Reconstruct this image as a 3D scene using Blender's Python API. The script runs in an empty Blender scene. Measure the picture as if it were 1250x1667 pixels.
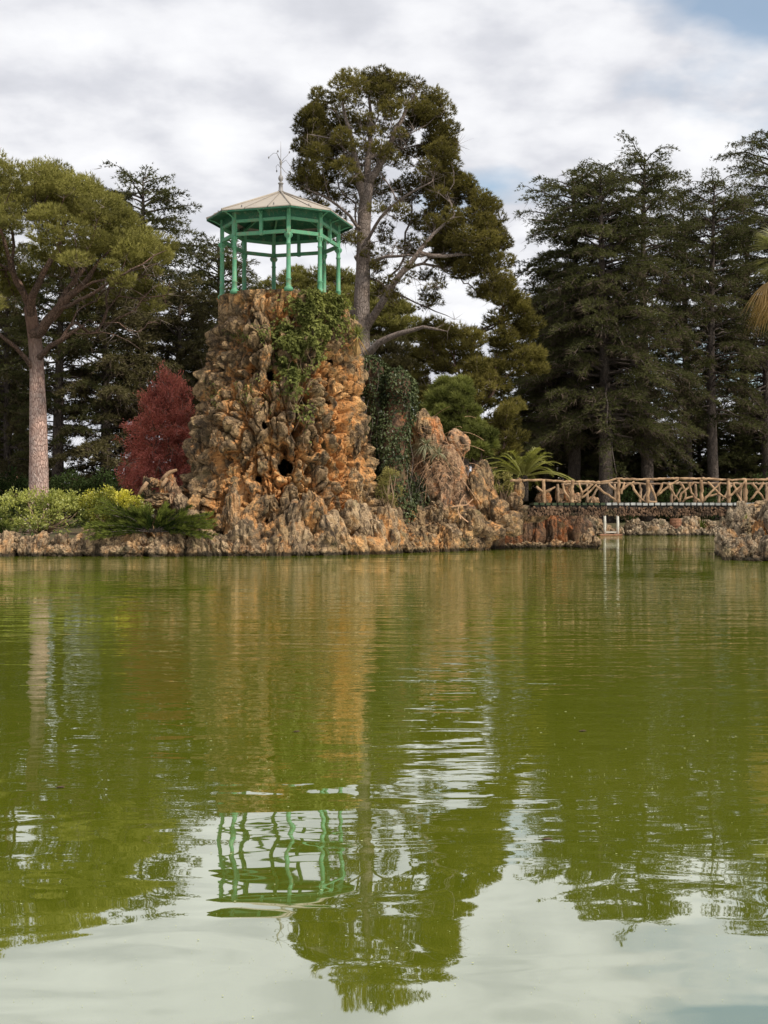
import bpy, bmesh, math, random
import numpy as np

random.seed(11)
R = math.radians
F, CX, CY, EYE = 2000.0, 625.0, 833.5, 2.0

# ------------------------------------------------------------------ camera, sky, sun, exposure
sc = bpy.context.scene
cam_d = bpy.data.cameras.new('camera')
cam_d.sensor_fit = 'VERTICAL'; cam_d.sensor_height = 36.0; cam_d.lens = F / 1667 * 36
cam_d.clip_start = 0.1; cam_d.clip_end = 3000
cam = bpy.data.objects.new('camera', cam_d)
sc.collection.objects.link(cam)
cam.location = (0, 0, EYE); cam.rotation_euler = (R(90), 0, 0)
sc.camera = cam
SUN_EL, SUN_AZ = 47, 128          # azimuth clockwise from +Y (the view direction)
w = bpy.data.worlds.new('World'); sc.world = w; w.use_nodes = True
nt = w.node_tree; nt.nodes.clear()
def wn(t, **k):
    n = nt.nodes.new(t)
    for a, b in k.items(): setattr(n, a, b)
    return n
sky = wn('ShaderNodeTexSky', sky_type='NISHITA', sun_disc=False, sun_elevation=R(SUN_EL), sun_rotation=R(SUN_AZ))
bg = wn('ShaderNodeBackground'); bg.inputs[1].default_value = 0.10
wo = wn('ShaderNodeOutputWorld')
tc = wn('ShaderNodeTexCoord')
sep = wn('ShaderNodeSeparateXYZ'); nt.links.new(tc.outputs['Generated'], sep.inputs[0])
def wm(op, a, b=None, c=None, clamp=False):
    n = wn('ShaderNodeMath', operation=op, use_clamp=clamp)
    for i, v in enumerate((a, b, c)):
        if v is None: continue
        if isinstance(v, (int, float)): n.inputs[i].default_value = v
        else: nt.links.new(v, n.inputs[i])
    return n.outputs[0]
zz = wm('ADD', wm('MAXIMUM', sep.outputs[2], 0.0), 0.22)
cmb = wn('ShaderNodeCombineXYZ')
nt.links.new(wm('DIVIDE', sep.outputs[0], zz), cmb.inputs[0]); nt.links.new(wm('DIVIDE', sep.outputs[1], zz), cmb.inputs[1])
def wnoise(scale, detail, off, rough=0.55, dist=0.0):
    mp = wn('ShaderNodeMapping'); mp.inputs['Location'].default_value = off
    nt.links.new(cmb.outputs[0], mp.inputs[0])
    n = wn('ShaderNodeTexNoise'); n.inputs['Scale'].default_value = scale; n.inputs['Detail'].default_value = detail
    n.inputs['Roughness'].default_value = rough; n.inputs['Distortion'].default_value = dist
    nt.links.new(mp.outputs[0], n.inputs['Vector'])
    return n.outputs[0]
def wramp(v, stops):
    n = wn('ShaderNodeValToRGB'); nt.links.new(v, n.inputs[0])
    e = n.color_ramp.elements
    while len(e) > 1: e.remove(e[-1])
    e[0].position, e[0].color = stops[0]
    for p, c in stops[1:]:
        x = e.new(p); x.color = c
    return n.outputs[0]
n1 = wnoise(2.3, 7, (3.1, 1.7, 0), 0.5, 0.1); n2 = wnoise(6.5, 6, (7.3, 0.2, 0), 0.5); n3 = wnoise(2.6, 5, (0.9, 4.4, 0), 0.5)
cloud_val = wm('ADD', wm('MULTIPLY', n1, 0.52), wm('MULTIPLY', n2, 0.48))
cloud_col = wramp(cloud_val, [(0.33, (5.0, 5.15, 5.6, 1)), (0.45, (6.2, 6.3, 6.75, 1)), (0.53, (7.6, 7.65, 7.95, 1)), (0.64, (8.7, 8.75, 8.9, 1))])
# broken sky towards the right, closed cloud elsewhere
gap = wm('ADD', wm('MULTIPLY', n3, 0.65), wm('MULTIPLY', n1, 0.35))
right = wm('MULTIPLY', wm('MINIMUM', wm('MAXIMUM', wm('MULTIPLY_ADD', sep.outputs[0], 1.0, -0.04), -0.1), 0.25), 0.36)
cover = wm('SUBTRACT', gap, right)
cover_f = wramp(cover, [(0.31, (0.2, 0.2, 0.2, 1)), (0.42, (1, 1, 1, 1))])
blue = wn('ShaderNodeMix', data_type='RGBA', blend_type='MULTIPLY')
blue.inputs[0].default_value = 1.0
nt.links.new(sky.outputs[0], blue.inputs[6]); blue.inputs[7].default_value = (1.5, 1.5, 1.35, 1)
mx = wn('ShaderNodeMix', data_type='RGBA')
nt.links.new(cover_f, mx.inputs[0]); nt.links.new(blue.outputs[2], mx.inputs[6]); nt.links.new(cloud_col, mx.inputs[7])
nt.links.new(mx.outputs[2], bg.inputs[0]); nt.links.new(bg.outputs[0], wo.inputs[0])
sun_d = bpy.data.lights.new('sun', 'SUN'); sun_d.energy = 3.8; sun_d.angle = R(3); sun_d.color = (1.0, 0.93, 0.82)
sun = bpy.data.objects.new('sun', sun_d); sc.collection.objects.link(sun)
sun.rotation_euler = (R(90 - SUN_EL), 0, R(180 - SUN_AZ)); sun.location = (0, 0, 60)
sc.view_settings.view_transform = 'Standard'; sc.view_settings.look = 'None'
sc.view_settings.gamma = 1.0; sc.view_settings.use_curve_mapping = False
sc.view_settings.exposure = 0.25
sc.cycles.max_bounces = 6; sc.cycles.transparent_max_bounces = 8
sc.cycles.diffuse_bounces = 3; sc.cycles.glossy_bounces = 3; sc.cycles.transmission_bounces = 2

# ------------------------------------------------------------------ materials
MATS = {}
class NT:
    def __init__(s, name):
        s.m = bpy.data.materials.new(name); s.m.use_nodes = True; s.t = s.m.node_tree; s.t.nodes.clear(); MATS[name] = s.m
    def n(s, t, ins=None, **k):
        n = s.t.nodes.new(t)
        for a, b in k.items(): setattr(n, a, b)
        for a, b in (ins or {}).items(): s.put(b, n.inputs[a])
        return n
    def put(s, v, sock):
        if hasattr(v, 'is_output'): s.t.links.new(v, sock)
        else: sock.default_value = v
    def math(s, op, a, b=0.0, clamp=False):
        return s.n('ShaderNodeMath', {0: a, 1: b}, operation=op, use_clamp=clamp).outputs[0]
    def noise(s, vec, scale, detail=4, rough=0.55, dist=0.0):
        return s.n('ShaderNodeTexNoise', {'Vector': vec, 'Scale': scale, 'Detail': detail, 'Roughness': rough, 'Distortion': dist}).outputs[0]
    def ramp(s, v, stops, mode='LINEAR'):
        n = s.n('ShaderNodeValToRGB', {0: v}); e = n.color_ramp.elements; n.color_ramp.interpolation = mode
        while len(e) > 1: e.remove(e[-1])
        e[0].position = stops[0][0]; e[0].color = tuple(stops[0][1]) + (1,)
        for p, c in stops[1:]:
            x = e.new(p); x.color = tuple(c) + (1,)
        return n.outputs[0]
    def fac(s, v, a, b):
        return s.ramp(v, [(a, (0, 0, 0)), (b, (1, 1, 1))])
    def mix(s, f, a, b, blend='MIX'):
        n = s.n('ShaderNodeMix', data_type='RGBA', blend_type=blend)
        for v, i in ((f, 0), (a, 6), (b, 7)):
            if isinstance(v, tuple) and len(v) == 3: v = v + (1,)
            s.put(v, n.inputs[i])
        return n.outputs[2]
    def attr(s, name): return s.n('ShaderNodeAttribute', attribute_name=name).outputs['Fac']
    def pos(s): return s.n('ShaderNodeNewGeometry').outputs['Position']
    def obj(s): return s.n('ShaderNodeTexCoord').outputs['Object']
    def rnd(s): return s.n('ShaderNodeObjectInfo').outputs['Random']
    def out(s, sh): s.t.links.new(sh, s.n('ShaderNodeOutputMaterial').inputs[0]); return s.m
    def bump(s, h, strength=0.5, dist=0.05):
        return s.n('ShaderNodeBump', {'Height': h, 'Strength': strength, 'Distance': dist}).outputs[0]
    def prin(s, col, rough=0.8, bump=None, spec=0.3, metal=0.0):
        ins = {'Base Color': col if hasattr(col, 'is_output') else tuple(col) + (1,), 'Roughness': rough, 'Specular IOR Level': spec, 'Metallic': metal}
        if bump is not None: ins['Normal'] = bump
        return s.n('ShaderNodeBsdfPrincipled', ins).outputs[0]

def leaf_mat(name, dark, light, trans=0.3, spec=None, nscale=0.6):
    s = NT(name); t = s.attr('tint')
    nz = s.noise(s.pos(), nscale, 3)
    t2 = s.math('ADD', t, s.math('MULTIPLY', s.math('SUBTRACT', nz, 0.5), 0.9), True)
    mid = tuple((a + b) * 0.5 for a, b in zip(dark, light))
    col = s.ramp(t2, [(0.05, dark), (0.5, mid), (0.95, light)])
    d = s.n('ShaderNodeBsdfDiffuse', {0: col}).outputs[0]
    tcol = s.mix(1.0, col, (1.0, 1.1, 0.6), 'MULTIPLY')
    tr = s.n('ShaderNodeBsdfTranslucent', {0: tcol}).outputs[0]
    m = s.n('ShaderNodeMixShader', {0: trans, 1: d, 2: tr}).outputs[0]
    if spec:
        g = s.n('ShaderNodeBsdfGlossy', {0: (1, 1, 1, 1), 'Roughness': 0.4}).outputs[0]
        m = s.n('ShaderNodeMixShader', {0: spec, 1: m, 2: g}).outputs[0]
    return s.out(m)
leaf_mat('stone_pine_needles', (0.060, 0.058, 0.020), (0.35, 0.32, 0.10))
leaf_mat('tall_pine_needles', (0.040, 0.036, 0.013), (0.225, 0.19, 0.058))
leaf_mat('cedar_needles', (0.030, 0.034, 0.016), (0.150, 0.148, 0.066))
leaf_mat('cedar_brown_needles', (0.050, 0.044, 0.024), (0.19, 0.165, 0.082))
leaf_mat('young_pine_needles', (0.045, 0.055, 0.018), (0.24, 0.25, 0.075))
leaf_mat('red_leaves', (0.17, 0.045, 0.038), (0.74, 0.25, 0.20), 0.25)
leaf_mat('grey_twigs', (0.13, 0.10, 0.085), (0.30, 0.25, 0.22), 0.0)
leaf_mat('brown_twigs', (0.05, 0.036, 0.027), (0.17, 0.13, 0.10), 0.0)
leaf_mat('ivy_leaves', (0.012, 0.019, 0.007), (0.115, 0.135, 0.055), 0.15, 0.012, 1.6)
leaf_mat('creeper_leaves', (0.040, 0.050, 0.015), (0.27, 0.28, 0.085), 0.3, None, 1.5)
leaf_mat('shrub_leaves', (0.07, 0.10, 0.022), (0.42, 0.42, 0.10), 0.3, 0.03, 1.2)
leaf_mat('shrub_yellow_leaves', (0.15, 0.17, 0.03), (0.62, 0.55, 0.07), 0.3, 0.03, 1.2)
leaf_mat('juniper_needles', (0.016, 0.028, 0.008), (0.19, 0.215, 0.045))
leaf_mat('palm_leaves', (0.08, 0.095, 0.025), (0.40, 0.38, 0.115), 0.3, 0.03)
leaf_mat('fan_palm_leaves', (0.06, 0.06, 0.025), (0.30, 0.28, 0.12), 0.3, 0.03)
leaf_mat('dead_palm_leaves', (0.26, 0.16, 0.06), (0.62, 0.42, 0.20), 0.3)
leaf_mat('dry_stems', (0.20, 0.10, 0.055), (0.58, 0.36, 0.22), 0.1)
leaf_mat('agave_leaves', (0.09, 0.095, 0.045), (0.46, 0.44, 0.29), 0.1)
leaf_mat('dry_shrub_leaves', (0.12, 0.11, 0.035), (0.38, 0.33, 0.12), 0.3)
leaf_mat('hedge_leaves', (0.014, 0.024, 0.010), (0.06, 0.085, 0.03))

def bark_mat(name, a, b, c, scale=1.0, zst=0.35, up=None):
    s = NT(name)
    v = s.n('ShaderNodeVectorMath', {0: s.pos(), 1: (1, 1, zst)}, operation='MULTIPLY').outputs[0]
    vo = s.n('ShaderNodeTexVoronoi', {'Vector': v, 'Scale': 9 * scale, 'Randomness': 1.0}, feature='DISTANCE_TO_EDGE').outputs[0]
    nz = s.noise(v, 6 * scale, 8, 0.65); big = s.noise(s.pos(), 0.8, 3)
    h = s.math('ADD', s.fac(vo, 0.0, 0.16), s.math('MULTIPLY', nz, 1.2))
    col = s.mix(s.fac(big, 0.38, 0.62), a, b)
    if up: col = s.mix(s.fac(s.math('MULTIPLY', s.n('ShaderNodeSeparateXYZ', {0: s.pos()}).outputs[2], 0.05), 0.47, 0.66), col, up)
    col = s.mix(s.fac(nz, 0.30, 0.72), s.mix(1.0, col, (0.45, 0.45, 0.45), 'MULTIPLY'), col)
    col = s.mix(s.math('SUBTRACT', 1.0, s.fac(vo, 0.0, 0.09)), col, c)
    return s.out(s.prin(col, 0.95, s.bump(h, 0.8, 0.05), 0.1))
bark_mat('stone_pine_bark', (0.74, 0.50, 0.41), (0.64, 0.50, 0.44), (0.22, 0.13, 0.105), up=(0.27, 0.17, 0.125))
bark_mat('limb_bark', (0.27, 0.17, 0.125), (0.21, 0.145, 0.115), (0.055, 0.038, 0.03))
bark_mat('tall_pine_bark', (0.27, 0.21, 0.175), (0.34, 0.28, 0.245), (0.08, 0.062, 0.052))
bark_mat('cedar_bark', (0.125, 0.10, 0.085), (0.165, 0.135, 0.115), (0.04, 0.032, 0.027))

def rock_mat(name, ore_gain=1.0, grey=(0.150, 0.098, 0.055), tan=(0.46, 0.31, 0.165), ore=(0.78, 0.375, 0.135), attr=True, pale=0.5, dark=(0.07, 0.052, 0.04)):
    s = NT(name); p = s.pos()
    n1 = s.noise(p, 1.1, 6, 0.6, 0.3); n2 = s.noise(p, 5.0, 8, 0.7); n3 = s.noise(p, 17.0, 6, 0.7)
    rel = s.attr('relief')
    r = s.rnd()
    o = s.math('ADD', s.math('MULTIPLY', rel, 0.85), s.math('MULTIPLY', s.math('SUBTRACT', n1, 0.5), 1.7))
    o = s.math('ADD', o, s.math('MULTIPLY', s.math('SUBTRACT', n2, 0.5), 0.8))
    o = s.math('ADD', o, s.math('MULTIPLY', s.math('SUBTRACT', r, 0.5), 0.35))
    of = s.math('MULTIPLY', s.fac(o, 0.34, 0.58), ore_gain)
    orec = s.mix(s.fac(n2, 0.3, 0.7), tuple(x * 0.62 for x in ore), ore)
    orec = s.mix(s.fac(s.noise(p, 0.6, 2), 0.5, 0.7), orec, (ore[0] * 1.0, ore[1] * 1.25, ore[2] * 1.5))
    base = s.mix(s.fac(s.math('ADD', n2, s.math('MULTIPLY', s.math('SUBTRACT', n3, 0.5), 0.8)), 0.40, 0.72), grey, tan)
    base = s.mix(s.math('MULTIPLY', s.fac(n3, 0.44, 0.32), 0.7), base, dark)
    base = s.mix(s.fac(s.math('ADD', n2, s.math('MULTIPLY', n1, 0.5)), 0.66, 0.52), base, s.mix(0.5, base, grey))
    cellv = s.n('ShaderNodeVectorMath', {0: p, 1: s.n('ShaderNodeVectorMath', {0: s.n('ShaderNodeTexNoise', {'Vector': p, 'Scale': 3.0, 'Detail': 3}).outputs[1], 1: (0.35, 0.35, 0.35)}, operation='MULTIPLY').outputs[0]}, operation='ADD').outputs[0]
    cell = s.n('ShaderNodeSeparateXYZ', {0: s.n('ShaderNodeTexVoronoi', {'Vector': cellv, 'Scale': 3.6}).outputs['Color']})
    base = s.mix(s.math('MULTIPLY', s.fac(cell.outputs[0], 0.55, 0.9), 0.6), base, tan)
    base = s.mix(s.math('MULTIPLY', s.fac(cell.outputs[1], 0.6, 0.9), 0.65), base, dark)
    orec = s.mix(s.math('MULTIPLY', s.fac(cell.outputs[2], 0.6, 0.95), 0.6), orec, base)
    col = s.mix(of, base, orec)
    stv = s.n('ShaderNodeVectorMath', {0: p, 1: (2.2, 2.2, 0.45)}, operation='MULTIPLY').outputs[0]
    shade_streak = s.fac(s.noise(stv, 1.0, 6, 0.65, 0.4), 0.51, 0.62)  # black vertical streaks painted in for the shade of deeper cavities
    col = s.mix(s.math('MULTIPLY', shade_streak, 0.85), col, (0.032, 0.024, 0.017))
    vz = s.n('ShaderNodeTexVoronoi', {'Vector': p, 'Scale': 7.0}).outputs[0]
    speck = s.math('MULTIPLY', s.fac(s.math('SUBTRACT', n3, s.math('MULTIPLY', vz, 0.35)), 0.50, 0.62), pale)
    col = s.mix(speck, col, (0.62, 0.50, 0.36))
    moss = s.math('MULTIPLY', s.fac(s.noise(p, 0.9, 5, 0.65), 0.56, 0.66), 0.35)
    col = s.mix(moss, col, (0.10, 0.105, 0.045))
    zc = s.n('ShaderNodeSeparateXYZ', {0: p}).outputs[2]
    wet = s.fac(s.math('ADD', zc, s.math('MULTIPLY', n2, 0.16)), 0.33, 0.20)
    col = s.mix(s.math('MULTIPLY', wet, 0.85), col, (0.022, 0.020, 0.014))
    h = s.math('ADD', s.math('MULTIPLY', n2, 1.0), s.math('MULTIPLY', n3, 0.45))
    h = s.math('SUBTRACT', h, s.math('MULTIPLY', s.fac(vz, 0.35, 0.05), 0.35))
    return s.out(s.prin(col, 0.92, s.bump(h, 1.0, 0.16), 0.15))
rock_mat('tower_rock')
rock_mat('stone_rock', 0.75)
rock_mat('shore_rock', 0.45, grey=(0.19, 0.13, 0.08), tan=(0.56, 0.40, 0.24))
rock_mat('orange_rock', 1.0, grey=(0.24, 0.14, 0.085), tan=(0.56, 0.37, 0.22), ore=(0.70, 0.30, 0.12))
rock_mat('shaded_rock', 1.0, grey=(0.10, 0.055, 0.035), tan=(0.24, 0.14, 0.08), ore=(0.40, 0.15, 0.06), pale=0.15)  # moist red rock with the shade under the deck painted in
rock_mat('shaded_fringe_rock', 0.8, grey=(0.11, 0.065, 0.04), tan=(0.26, 0.16, 0.10), ore=(0.36, 0.17, 0.085), pale=0.15)  # darker brown: shade along the deck edge is put into the colour
rock_mat('grey_rock', 0.25, grey=(0.19, 0.148, 0.10), tan=(0.52, 0.40, 0.27))

def wood_mat(name, a, b):
    s = NT(name); p = s.obj()
    n1 = s.noise(s.pos(), 2.5, 5); n2 = s.noise(s.pos(), 18, 6, 0.7)
    col = s.mix(s.fac(n1, 0.35, 0.65), a, b)
    col = s.mix(s.math('MULTIPLY', s.fac(n2, 0.5, 0.3), 0.6), col, tuple(x * 0.4 for x in a))
    return s.out(s.prin(col, 0.85, s.bump(n2, 0.7, 0.03), 0.2))
wood_mat('branch_wood', (0.17, 0.10, 0.055), (0.48, 0.315, 0.185))
wood_mat('old_branch_wood', (0.18, 0.115, 0.07), (0.36, 0.25, 0.16))
wood_mat('white_paint_wood', (0.42, 0.40, 0.34), (0.66, 0.63, 0.56))
wood_mat('plank_wood', (0.26, 0.26, 0.245), (0.46, 0.46, 0.44))
wood_mat('dark_green_plank', (0.030, 0.045, 0.024), (0.06, 0.075, 0.04))  # dark green tone for the planks of the left stretch
wood_mat('beam_wood', (0.018, 0.015, 0.012), (0.035, 0.03, 0.025))
wood_mat('barrel_wood', (0.24, 0.115, 0.065), (0.34, 0.18, 0.11))

def paint_mat(name, c, rust=0.25, rough=0.45):
    s = NT(name); p = s.pos(); n1 = s.noise(p, 3.0, 6, 0.6); n2 = s.noise(p, 22, 5, 0.6)
    col = s.mix(s.fac(n1, 0.3, 0.7), tuple(x * 0.80 for x in c), tuple(min(1, x * 1.12) for x in c))
    col = s.mix(s.math('MULTIPLY', s.fac(n2, 0.50, 0.62), 0.35), col, tuple(min(1, x * 1.45 + 0.04) for x in c))
    st = s.math('MULTIPLY', s.fac(s.math('ADD', s.math('MULTIPLY', n1, 0.5), s.math('MULTIPLY', n2, 0.5)), 0.53, 0.60), rust)
    col = s.mix(st, col, (0.20, 0.16, 0.10))
    return s.out(s.prin(col, rough, s.bump(n2, 0.2, 0.01), 0.3))
paint_mat('green_paint', (0.085, 0.26, 0.145), 0.8, 0.5)
paint_mat('shaded_green_paint', (0.016, 0.095, 0.050), 0.5, 0.6)  # darkened green: shade beneath the gazebo roof is painted into it
paint_mat('roof_zinc', (0.35, 0.305, 0.25), 0.25, 0.55)
paint_mat('seam_zinc', (0.26, 0.23, 0.20), 0.3, 0.55)
paint_mat('finial_zinc', (0.24, 0.225, 0.215), 0.3, 0.5)
paint_mat('iron', (0.16, 0.15, 0.15), 0.3, 0.6)
paint_mat('plaster', (0.66, 0.58, 0.50), 0.2, 0.9)
paint_mat('roof_tile', (0.45, 0.22, 0.14), 0.3, 0.9)
paint_mat('window_glass', (0.05, 0.06, 0.07), 0.0, 0.1)

s = NT('soil'); p = s.pos(); n1 = s.noise(p, 0.7, 6); n2 = s.noise(p, 9, 6, 0.7)
col = s.mix(s.fac(n1, 0.4, 0.6), (0.085, 0.062, 0.042), (0.055, 0.066, 0.028))
col = s.mix(s.fac(n2, 0.45, 0.7), col, (0.15, 0.11, 0.07))
s.out(s.prin(col, 1.0, s.bump(n2, 0.8, 0.05), 0.05))
s = NT('water_flecks'); s.out(s.prin((0.38, 0.40, 0.20), 0.9))
s = NT('dead_leaf'); s.out(s.prin((0.07, 0.045, 0.025), 0.8))

# water: murky green body under a rippled mirror surface
s = NT('pond_water'); p = s.pos()
def strn(sx, sy): return s.n('ShaderNodeVectorMath', {0: p, 1: (sx, sy, 1)}, operation='MULTIPLY').outputs[0]
yy = s.n('ShaderNodeSeparateXYZ', {0: p}).outputs[1]
big = s.noise(strn(0.16, 0.30), 1.0, 2, 0.4)
mid = s.noise(strn(0.55, 1.15), 1.0, 2, 0.45, 0.4)
mid2 = s.noise(strn(0.45, 1.9), 1.0, 3, 0.5, 0.3)
fine = s.noise(strn(3.2, 5.5), 1.0, 2, 0.5)
patch = s.fac(s.noise(strn(0.07, 0.10), 1.0, 3, 0.5), 0.40, 0.62)
far = s.fac(s.math('DIVIDE', yy, 40.0), 0.16, 0.45)
h = s.math('ADD', s.math('MULTIPLY', big, 0.018), s.math('MULTIPLY', mid, 0.0125))
h = s.math('ADD', h, s.math('MULTIPLY', s.math('MULTIPLY', mid2, 0.027), s.math('MULTIPLY', far, s.math('ADD', s.math('MULTIPLY', patch, 1.1), 0.25))))
h = s.math('ADD', h, s.math('MULTIPLY', s.math('MULTIPLY', fine, 0.0060), s.math('MULTIPLY', far, s.math('ADD', patch, 0.3))))
bmp = s.bump(h, 1.0, 1.0)
murk = s.mix(s.fac(s.noise(strn(0.05, 0.08), 1.0, 4), 0.35, 0.65), (0.102, 0.128, 0.007), (0.142, 0.158, 0.012))
d = s.n('ShaderNodeBsdfDiffuse', {0: murk}).outputs[0]
g = s.n('ShaderNodeBsdfGlossy', {0: (0.98, 1.0, 0.97, 1), 'Roughness': 0.012, 'Normal': bmp}, distribution='GGX').outputs[0]
fr = s.n('ShaderNodeFresnel', {'IOR': 1.33, 'Normal': bmp}).outputs[0]
fc = s.math('ADD', s.math('MULTIPLY', fr, 0.38), 0.50, True)
s.out(s.n('ShaderNodeMixShader', {0: fc, 1: d, 2: g}).outputs[0])

# ------------------------------------------------------------------ helpers
def P(px, py, D): return np.array([(px - CX) / F * D, D, EYE + (CY - py) / F * D])
def link(o): sc.collection.objects.link(o)
def unit(v): return v / np.maximum(np.linalg.norm(v, axis=-1, keepdims=True), 1e-9)

def np_mesh(name, V, T=None, Q=None, mats=(), smooth=False, attrs=None, mi=None):
    me = bpy.data.meshes.new(name)
    V = np.asarray(V, np.float32); me.vertices.add(len(V)); me.vertices.foreach_set('co', V.ravel())
    idx = []; tot = []
    if T is not None and len(T): idx.append(np.asarray(T, np.int32).ravel()); tot.append(np.full(len(T), 3, np.int32))
    if Q is not None and len(Q): idx.append(np.asarray(Q, np.int32).ravel()); tot.append(np.full(len(Q), 4, np.int32))
    idx = np.concatenate(idx); tot = np.concatenate(tot)
    me.loops.add(len(idx)); me.loops.foreach_set('vertex_index', idx)
    st = np.concatenate([[0], np.cumsum(tot)[:-1]]).astype(np.int32)
    me.polygons.add(len(tot)); me.polygons.foreach_set('loop_start', st); me.polygons.foreach_set('loop_total', tot)
    me.polygons.foreach_set('use_smooth', np.full(len(tot), smooth, bool))
    for m in (mats if isinstance(mats, (list, tuple)) else [mats]): me.materials.append(MATS[m])
    if mi is not None: me.polygons.foreach_set('material_index', np.asarray(mi, np.int32))
    for k, a in (attrs or {}).items():
        at = me.attributes.new(k, 'FLOAT', 'POINT'); at.data.foreach_set('value', np.asarray(a, np.float32))
    me.update(calc_edges=True); me.validate()
    return me

class MB:
    def __init__(s): s.V = []; s.T = []; s.Q = []; s.A = []; s.n = 0
    def add(s, V, T=None, Q=None, tint=0.5):
        V = np.asarray(V, float)
        if T is not None and len(T): s.T.append(np.asarray(T) + s.n)
        if Q is not None and len(Q): s.Q.append(np.asarray(Q) + s.n)
        s.V.append(V); s.A.append(np.broadcast_to(np.asarray(tint, float), (len(V),))); s.n += len(V)
        return s
    def tube(s, pts, rad, sides=6, tint=0.5, cap=True):
        pts = np.asarray(pts, float); n = len(pts); rad = np.broadcast_to(np.asarray(rad, float), (n,))
        t = unit(np.gradient(pts, axis=0)); m = unit(t.mean(0))
        ref = np.eye(3)[np.argmin(np.abs(m))]
        a = unit(np.cross(t, ref)); b = np.cross(t, a)
        an = np.arange(sides) / sides * 2 * np.pi
        V = pts[:, None] + rad[:, None, None] * (a[:, None] * np.cos(an)[None, :, None] + b[:, None] * np.sin(an)[None, :, None])
        V = V.reshape(-1, 3); i = np.arange(n - 1)[:, None] * sides; j = np.arange(sides)[None]; k = (j + 1) % sides
        Q = np.stack([i + j, i + k, i + sides + k, i + sides + j], -1).reshape(-1, 4)
        T = None
        if cap:
            V = np.vstack([V, pts[0], pts[-1]]); c0 = n * sides; c1 = c0 + 1; jj = np.arange(sides); kk = (jj + 1) % sides
            T = np.vstack([np.stack([kk, jj, np.full(sides, c0)], -1), np.stack([(n - 1) * sides + jj, (n - 1) * sides + kk, np.full(sides, c1)], -1)])
        return s.add(V, T, Q, tint)
    def hexa(s, c8, tint=0.5):
        return s.add(c8, None, [(0, 3, 2, 1), (4, 5, 6, 7), (0, 1, 5, 4), (1, 2, 6, 5), (2, 3, 7, 6), (3, 0, 4, 7)], tint)
    def box(s, lo, hi, tint=0.5):
        (x0, y0, z0), (x1, y1, z1) = lo, hi
        return s.hexa([(x0, y0, z0), (x1, y0, z0), (x1, y1, z0), (x0, y1, z0), (x0, y0, z1), (x1, y0, z1), (x1, y1, z1), (x0, y1, z1)], tint)
    def beam(s, p0, p1, wd, ht, tint=0.5, up=(0, 0, 1)):
        p0 = np.asarray(p0, float); p1 = np.asarray(p1, float); t = unit(p1 - p0)
        sd = unit(np.cross(t, up)) * wd / 2; u = unit(np.cross(sd, t)) * ht / 2
        return s.hexa([p0 - sd - u, p0 + sd - u, p1 + sd - u, p1 - sd - u, p0 - sd + u, p0 + sd + u, p1 + sd + u, p1 - sd + u], tint)
    def lathe(s, prof, c, sides=16, tint=0.5):
        prof = np.asarray(prof, float); an = np.arange(sides) / sides * 2 * np.pi; n = len(prof)
        V = np.stack([prof[:, None, 0] * np.cos(an), prof[:, None, 0] * np.sin(an), np.repeat(prof[:, 1:2], sides, 1)], -1).reshape(-1, 3) + np.asarray(c, float)
        i = np.arange(n - 1)[:, None] * sides; j = np.arange(sides)[None]; k = (j + 1) % sides
        Q = np.stack([i + j, i + k, i + sides + k, i + sides + j], -1).reshape(-1, 4)
        V = np.vstack([V, [c[0], c[1], c[2] + prof[0, 1]], [c[0], c[1], c[2] + prof[-1, 1]]]); jj = np.arange(sides); kk = (jj + 1) % sides
        T = np.vstack([np.stack([kk, jj, np.full(sides, n * sides)], -1), np.stack([(n - 1) * sides + jj, (n - 1) * sides + kk, np.full(sides, n * sides + 1)], -1)])
        return s.add(V, T, Q, tint)
    def build(s, name, mat, parent=None, smooth=False, kind=None):
        org = np.array(parent_loc(parent)) if parent else np.zeros(3)
        me = np_mesh(name, np.vstack(s.V) - org, np.vstack(s.T) if s.T else None, np.vstack(s.Q) if s.Q else None, mat, smooth, {'tint': np.concatenate(s.A)})
        return obj(name, me, parent, kind=kind)
def parent_loc(p):
    l = np.array(p.location)
    while p.parent: p = p.parent; l = l + np.array(p.location)
    return l
def obj(name, me, parent=None, loc=None, rot=None, scale=None, kind=None):
    o = bpy.data.objects.new(name, me); link(o)
    if parent: o.parent = parent
    if loc is not None: o.location = tuple(np.asarray(loc, float) - (parent_loc(parent) if parent else 0))
    if rot is not None: o.rotation_euler = rot
    if scale is not None: o.scale = scale
    if kind: o['kind'] = kind
    return o
def tag(o, label, cat, group=None):
    o['label'] = label; o['category'] = cat
    if group: o['group'] = group
    return o
def thing(name, label, cat, loc, group=None):
    o = bpy.data.objects.new(name, None); link(o); o.location = tuple(loc); o.empty_display_size = 0.3
    return tag(o, label, cat, group)
def copy_tree(o, loc=None, rotz=0.0, scale=None, label=None, parent=None):
    c = o.copy(); link(c)
    if parent: c.parent = parent
    if loc is not None: c.location = tuple(loc); c.rotation_euler = (0, 0, rotz)
    if scale is not None: c.scale = scale if isinstance(scale, tuple) else (scale,) * 3
    if label: c['label'] = label
    for ch in list(o.children): copy_tree(ch, parent=c)
    return c

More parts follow.
